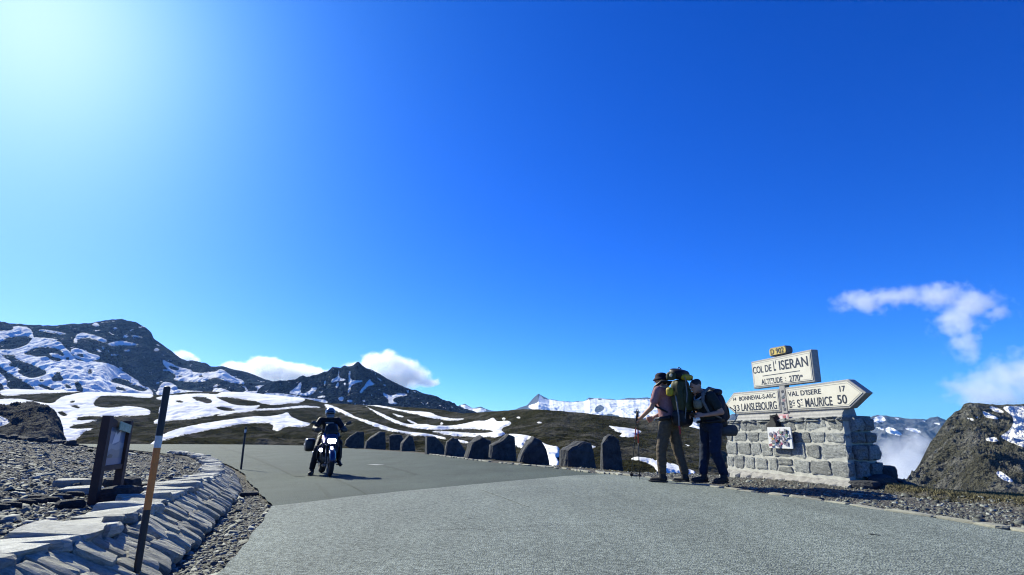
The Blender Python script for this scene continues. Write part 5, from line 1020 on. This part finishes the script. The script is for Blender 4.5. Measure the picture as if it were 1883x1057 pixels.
for s in (-1, 1):
    m = MB(); m.tube([(s*.098, .735, .30), (s*.098, .60, .62)], .029, 12); m.tube([(s*.098, .62, .58), (s*.098, .46, .98)], .023, 12); m.box((s*.10, .71, .36), (.045, .09, .11)); build(m, 'fork_leg', K['black'], MT, smooth=False)
m = MB(); n = 14; V = []
for i in range(n + 1):
    a = math.radians(5 + 125 * i / n); y, z = .72 + .345*math.cos(a), .31 + .345*math.sin(a); V += [(-.068, y - .03*math.cos(a), z - .035*math.sin(a)), (-.04, y, z), (.04, y, z), (.068, y - .03*math.cos(a), z - .035*math.sin(a))]
m.add(V, [(i*4+j, i*4+j+1, (i+1)*4+j+1, (i+1)*4+j) for i in range(n) for j in range(3)]); o = build(m, 'front_mudguard', K['blue'], MT, smooth=True); sol = o.modifiers.new('s', 'SOLIDIFY'); sol.thickness = .006
# body
m = MB(); m.rbox((0,.18,.86), (.30,.50,.28), (.12,0,0), p=3, n=10, taper=-.05); build(m, 'tank', K['blue'], MT, smooth=True)
m = MB(); m.rbox((0,-.32,.80), (.30,.72,.13), (-.05,0,0), p=3.4, n=10); build(m, 'seat', K['seat'], MT, smooth=True)
m = MB(); m.rbox((0,-.86,.82), (.2,.36,.12), (.15,0,0), p=3, n=8); build(m, 'tail', K['blue'], MT, smooth=True)
m = MB(); m.rbox((0,.05,.46), (.36,.46,.36), None, p=4, n=8); m.lathe((-.22,.02,.40), (1,0,0), [(0,.08),(.02,.11),(.42,.11),(.44,.08)], 18); build(m, 'engine', K['alu'], MT)
m = MB(); m.box((0,.40,.58), (.30,.05,.28), (-.25,0,0)); build(m, 'radiator', K['black'], MT)
m = MB(); m.rbox((0,.22,.24), (.26,.42,.10), None, p=4, n=6); build(m, 'bash_plate', K['alu'], MT)
for s in (-1, 1):
    m = MB(); m.prism([(.62,.92),(.52,1.0),(.22,.94),(.08,.72),(.22,.52),(.40,.50),(.52,.66)], s*.13, s*.19, Matrix(((0,0,1,0),(1,0,0,0),(0,1,0,0),(0,0,0,1)))); o = build(m, 'side_fairing', K['blue'], MT); bv = o.modifiers.new('b','BEVEL'); bv.width = .015; bv.segments = 2
# nose with lamps
m = MB(); m.rbox((0,.55,.83), (.34,.26,.30), (-.25,0,0), p=2.8, n=10, taper=.12); nose = build(m, 'nose_fairing', K['blue'], MT, smooth=True)
m = MB(); m.prism([(-.085,-.055),(.085,-.055),(.10,.0),(.07,.055),(-.07,.055),(-.10,.0)], 0, .03, Matrix.Translation((0,.655,.80)) @ Matrix.Rotation(-math.pi/2, 4, 'X')); hl = build(m, 'headlight', K['lamp'], MT)
m = MB(); m.prism([(-.10,-.068),(.10,-.068),(.118,.0),(.08,.068),(-.08,.068),(-.118,.0)], -.01, .022, Matrix.Translation((0,.655,.80)) @ Matrix.Rotation(-math.pi/2, 4, 'X')); build(m, 'headlight_bezel', K['black'], MT)
for s, mt in ((1, K['drl']), (-1, K['black'])):
    m = MB(); m.box((s*.185, .615, .85), (.030, .02, .17), (-.3, s*.25, 0)); build(m, 'daylight_strip', mt, MT)
m = MB(); m.lathe((.225,.56,.60), (0,1,0), [(0,.025),(.02,.042),(.045,.042)], 14); build(m, 'fog_lamp', K['fog'], MT)
m = MB(); m.lathe((.225,.56,.60), (0,1,0), [(-.04,.02),(-.02,.046),(.035,.048),(.040,.044)], 14); build(m, 'fog_lamp_housing', K['black'], MT)
m = MB(); m.rbox((0,.72,.655), (.10,.16,.05), (-.35,0,0), p=3, n=6); build(m, 'beak', K['blue'], MT, smooth=True)
gm, nt, b = new_mat('smoked_screen'); b.inputs['Base Color'].default_value = (.05,.06,.065,1); b.inputs['Roughness'].default_value = .12; b.inputs['Transmission Weight'].default_value = .55; b.inputs['IOR'].default_value = 1.2
m = MB(); V = []; n = 10
for i in range(n + 1):
    a = -1 + 2*i/n
    for j in range(4): t = j/3; V.append((a*(.175 - .04*t), .60 - .10*t - .07*a*a, .96 + .26*t - .03*a*a*t))
m.add(V, [(i*4+j, i*4+j+1, (i+1)*4+j+1, (i+1)*4+j) for i in range(n) for j in range(3)]); o = build(m, 'windscreen', gm, MT, smooth=True); sol = o.modifiers.new('s','SOLIDIFY'); sol.thickness = .004
hb = [(-.35,.33,1.06), (-.23,.40,1.08), (-.10,.46,1.03), (.10,.46,1.03), (.23,.40,1.08), (.35,.33,1.06)]
m = MB(); m.tube(hb, .0125, 10); bar = build(m, 'handlebar', K['black'], MT, smooth=True)
for s in (-1, 1):
    m = MB(); m.tube([(s*.25,.39,1.077), (s*.36,.325,1.058)], .018, 10); build(m, 'grip', K['tyre'], bar)
    m = MB(); m.tube([(s*.24,.45,1.075), (s*.35,.42,1.055)], .007, 6); build(m, 'lever', K['alu'], bar)
    m = MB(); m.rbox((s*.32,.455,1.06), (.15,.035,.10), (0,0,-s*.4), p=3, n=6); build(m, 'hand_guard', K['black'], bar, smooth=True)
    m = MB(); m.tube([(s*.24,.41,1.09), (s*.30,.43,1.17), (s*.35,.42,1.205)], .007, 6); st_ = build(m, 'mirror_stalk', K['black'], bar)
    m = MB(); m.rbox((s*.405,.42,1.225), (.135,.035,.082), (0,-s*.28,0), p=2.4, n=8); mr_ = build(m, 'mirror', K['black'], st_, smooth=True)
    m = MB(); m.rbox((s*.22,.56,.90), (.075,.03,.035), None, p=2.4, n=6); build(m, 'indicator', simple('amber_lens', (.3,.11,.01), None, .2), MT, smooth=True)
    m = MB(); m.tube([(s*.12,.10,.30), (s*.31,.10,.29)], .014, 8); build(m, 'foot_peg', K['alu'], MT)
    m = MB(); m.tube([(s*.14,.36,.80), (s*.26,.36,.66), (s*.28,.34,.42), (s*.14,.30,.26)], .014, 8); build(m, 'crash_bar', K['steel'] if False else K['black'], MT, smooth=True)
m = MB(); m.rbox((.37,-.52,.70), (.24,.42,.32), None, p=5, n=10); case = build(m, 'side_case', K['black'], MT, smooth=True)
m = MB(); m.box((.495,-.52,.72), (.012,.30,.05)); build(m, 'case_reflector', simple('case_trim', (.5,.5,.5), None, .3), case)
m = MB(); m.tube([(.2,-.35,.78),(.27,-.4,.78),(.27,-.65,.78),(.15,-.75,.80)], .012, 6); build(m, 'case_rack', K['black'], MT)
m = MB(); m.tube([(.17,.2,.30), (.2,-.2,.33), (.21,-.55,.42), (.22,-.85,.52)], [.03,.035,.05,.05], 12); build(m, 'exhaust', K['steel'], MT, smooth=True)
for s in (-1, 1):
    m = MB(); m.tube([(s*.10,-.1,.42), (s*.115,-.76,.31)], .03, 8); build(m, 'swingarm', K['alu'], MT)
m = MB(); m.lathe((-.14,.74,.31), (1,0,0), [(0,.012),(.28,.012)], 10); build(m, 'front_axle', K['steel'], MT)

# rider
JR = dict(pelvis=(0,-.24,.93), chest=(0,-.10,1.22), neck=(0,-.03,1.36), head=(0,.0,1.475), look=(0,1,-.05), lsh=(-.20,-.06,1.305), rsh=(.20,-.06,1.305), lel=(-.35,.06,1.09), rel=(.35,.06,1.09), lwr=(-.315,.27,1.085), rwr=(.315,.27,1.085), lhand=(0,1,-.15), rhand=(0,1,-.15), lpalm=(0,0,-1), rpalm=(0,0,-1), lcurl=1.0, rcurl=1.0,
          lhip=(-.13,-.20,.90), rhip=(.13,-.20,.90), lkn=(-.25,.20,.74), rkn=(.26,.20,.62), lan=(-.27,.14,.345), ran=(.33,.06,.10), ltoe=(-.02,.17,-.10), rtoe=(.06,.16,-.055), llift=True)
CR = dict(shirt=cloth('black_riding_jacket', (.013,.013,.015), (.008,.008,.009), 24, .6), trousers=cloth('black_riding_trousers', (.016,.016,.018), (.010,.010,.011), 24, .65), boots=BOOT)
PR, (f, u, r, hd) = person('motorcyclist in black riding gear and silver helmet with one foot on the road', org, RM, JR, cols=CR, short=False)
shell = simple('silver_helmet', (.13,.15,.17), (.09,.11,.13), .25, 8, coat=.5)
m = MB(); m.rbox(hd + u*.005, (.245,.285,.265), None, p=2.25, n=12); hel = build(m, 'helmet', shell, PR, smooth=True)
m = MB(); m.rbox(hd + f*.095 - u*.085, (.175,.12,.09), None, p=2.5, n=8); build(m, 'chin_bar', shell, hel, smooth=True)
m = MB(); m.rbox(hd + f*.055 + u*.012, (.218,.205,.105), None, p=2.4, n=10); build(m, 'visor', simple('dark_visor', (.01,.012,.014), None, .08, coat=.8), hel, smooth=True)
m = MB(); m.rbox((0,.052,1.235), (.22,.02,.03), None, p=4, n=6); build(m, 'reflective_strip', simple('grey_reflector', (.22,.22,.22), None, .5), PR)
for s in (-1, 1):
    w_ = Vector(JR['lwr' if s < 0 else 'rwr']); c_ = []; hand(c_, [], w_ + V3(0,.012,0), (0,1,-.15), (0,0,-1), 1.22, 1.0); c_.append((w_ - V3(0,.05,0), .045, w_ + V3(0,.03,0), .04)); obj('glove', blob_mesh(c_, [], .008, 2), CR['boots'], PR)

MT.scale = (0.95, 0.95, 0.95); PR.scale = (0.95, 0.95, 0.95)
# ================================================================== clouds and valley mist
def cloud(name, label, Y, lobes, density, nscale, soft=0.5, thr=0.55, aniso=0.35, wisp=1.0, depth=1.0, kind=None, group=None, step=1.0):
    """lobes: (u, v, half-width px, half-height px) seen from the pass, at distance Y"""
    L = [(at(u, v, Y), hw * Y / F_PX, hh * Y / F_PX) for u, v, hw, hh in lobes]
    lo = Vector((min(c.x - a for c, a, b in L), Y - depth * max(min(a, 3*b) for c, a, b in L), min(c.z - b for c, a, b in L))); hi = Vector((max(c.x + a for c, a, b in L), Y + depth * max(min(a, 3*b) for c, a, b in L), max(c.z + b for c, a, b in L)))
    # shell: one closed lumpy surface round all lobes
    ctr = (lo + hi) / 2
    pad = 1.12; mb_ = MB(); mb_.rbox((0, 0, 0), [(h - l) * pad for l, h in zip(lo, hi)], None, p=8, n=6)
    m = bpy.data.materials.new(name + '_vapour'); m.use_nodes = True; nt = m.node_tree; nt.nodes.clear(); out = N(nt, 'ShaderNodeOutputMaterial'); pv = N(nt, 'ShaderNodeVolumePrincipled'); nt.links.new(pv.outputs[0], out.inputs['Volume'])
    tc = N(nt, 'ShaderNodeTexCoord'); acc = None
    wn_ = N(nt, 'ShaderNodeTexNoise'); wn_.inputs['Scale'].default_value = nscale * 0.45; wn_.inputs['Detail'].default_value = 3; nt.links.new(tc.outputs['Object'], wn_.inputs['Vector'])
    wsub = N(nt, 'ShaderNodeVectorMath', operation='SUBTRACT'); wsub.inputs[1].default_value = (.5,.5,.5); nt.links.new(wn_.outputs['Color'], wsub.inputs[0])
    wmul = N(nt, 'ShaderNodeVectorMath', operation='SCALE'); wmul.inputs['Scale'].default_value = wisp * 0.9 / nscale; nt.links.new(wsub.outputs[0], wmul.inputs[0])
    wadd = N(nt, 'ShaderNodeVectorMath', operation='ADD'); nt.links.new(tc.outputs['Object'], wadd.inputs[0]); nt.links.new(wmul.outputs[0], wadd.inputs[1])
    for c, a, b in L:
        s = N(nt, 'ShaderNodeVectorMath', operation='SUBTRACT'); s.inputs[1].default_value = c - ctr; nt.links.new(wadd.outputs[0], s.inputs[0])
        d = N(nt, 'ShaderNodeVectorMath', operation='DIVIDE'); d.inputs[1].default_value = (a, depth * min(a, 3*b), b); nt.links.new(s.outputs[0], d.inputs[0])
        ln = N(nt, 'ShaderNodeVectorMath', operation='LENGTH'); nt.links.new(d.outputs[0], ln.inputs[0])
        if acc is None: acc = ln.outputs['Value']
        else:
            mn = N(nt, 'ShaderNodeMath', operation='SMOOTH_MIN'); mn.inputs[2].default_value = 0.25; nt.links.new(acc, mn.inputs[0]); nt.links.new(ln.outputs['Value'], mn.inputs[1]); acc = mn.outputs[0]
    ns = N(nt, 'ShaderNodeTexNoise'); ns.inputs['Scale'].default_value = nscale; ns.inputs['Detail'].default_value = 5; ns.inputs['Roughness'].default_value = 0.58; nt.links.new(tc.outputs['Object'], ns.inputs['Vector'])
    # density = clamp((1 - dist)*a + (noise-0.5)*b)
    one = N(nt, 'ShaderNodeMath', operation='SUBTRACT'); one.inputs[0].default_value = 1.0; nt.links.new(acc, one.inputs[1])
    nm = N(nt, 'ShaderNodeMath', operation='MULTIPLY_ADD'); nm.inputs[1].default_value = 2.0 * thr; nm.inputs[2].default_value = -1.0 * thr; nt.links.new(ns.outputs['Fac'], nm.inputs[0])
    ad = N(nt, 'ShaderNodeMath', operation='ADD'); nt.links.new(one.outputs[0], ad.inputs[0]); nt.links.new(nm.outputs[0], ad.inputs[1])
    mr = N(nt, 'ShaderNodeMapRange'); mr.inputs['From Min'].default_value = 0.0; mr.inputs['From Max'].default_value = soft; mr.inputs['To Max'].default_value = density; nt.links.new(ad.outputs[0], mr.inputs[0])
    nt.links.new(mr.outputs[0], pv.inputs['Density']); pv.inputs['Color'].default_value = (0.985, 0.988, 0.99, 1); pv.inputs['Anisotropy'].default_value = aniso
    m.cycles.volume_step_rate = step
    o = build(mb_, name, m); o.location = ctr
    if kind: tag(o, label, kind=kind)
    else: tag(o, label, 'cloud', group)
    return o
CG = 'clouds'
cloud('cloud', 'small white cloud top peeping over the shoulder of the snowy mountain', 11000, [(336,655,20,11),(322,660,14,10),(352,664,16,8)], 0.006, 0.0060, .45, .75, group=CG)
cloud('cloud', 'long white cumulus bank lying behind the ridge left of the rocky peak', 11000, [(440,680,34,14),(480,670,30,14),(500,672,30,15),(530,682,40,16),(570,690,44,15),(595,694,34,12),(500,692,90,14)], 0.006, 0.0055, .45, .85, group=CG)
cloud('cloud', 'tall white cumulus behind and right of the rocky peak', 11000, [(660,680,26,16),(690,668,30,20),(715,664,30,20),(735,676,36,22),(760,690,34,16),(785,702,28,9),(720,698,60,20)], 0.006, 0.0050, .45, .85, group=CG)
cloud('cloud', 'thin hooked wisp of cloud high above the right crag', 11000, [(1590,555,50,24),(1650,545,50,20),(1720,545,54,28),(1785,560,62,26),(1760,590,44,34),(1775,630,32,40),(1835,578,34,16)], 0.0034, 0.0045, .9, 1.15, wisp=1.8, depth=.6, group=CG)
cloud('cloud', 'soft white cloud rising behind the crag at the right edge', 11000, [(1800,715,60,30),(1850,695,54,40),(1900,690,64,50),(1830,730,76,26)], 0.0036, 0.0040, .9, 1.0, wisp=1.6, depth=.6, group=CG)
cloud('valley_mist', 'pale mist filling the valley between the plinth and the crag', 1500, [(1655,850,46,40),(1690,812,34,26),(1640,880,60,56),(1672,895,64,56),(1668,840,40,44)], 0.022, 0.012, .7, .7, wisp=1.3, depth=.8, kind='stuff')
# the mountain air
hz_ = MB(); hz_.box((1200, 4150, -200), (16400, 8900, 1300)); m = bpy.data.materials.new('mountain_air'); m.use_nodes = True; nt = m.node_tree; nt.nodes.clear()
out = N(nt, 'ShaderNodeOutputMaterial'); pv = N(nt, 'ShaderNodeVolumePrincipled'); nt.links.new(pv.outputs[0], out.inputs['Volume']); pv.inputs['Density'].default_value = 4.0e-5; pv.inputs['Color'].default_value = (.30, .60, 1.0, 1); pv.inputs['Anisotropy'].default_value = 0.0
tag(build(hz_, 'haze', m), kind='stuff')
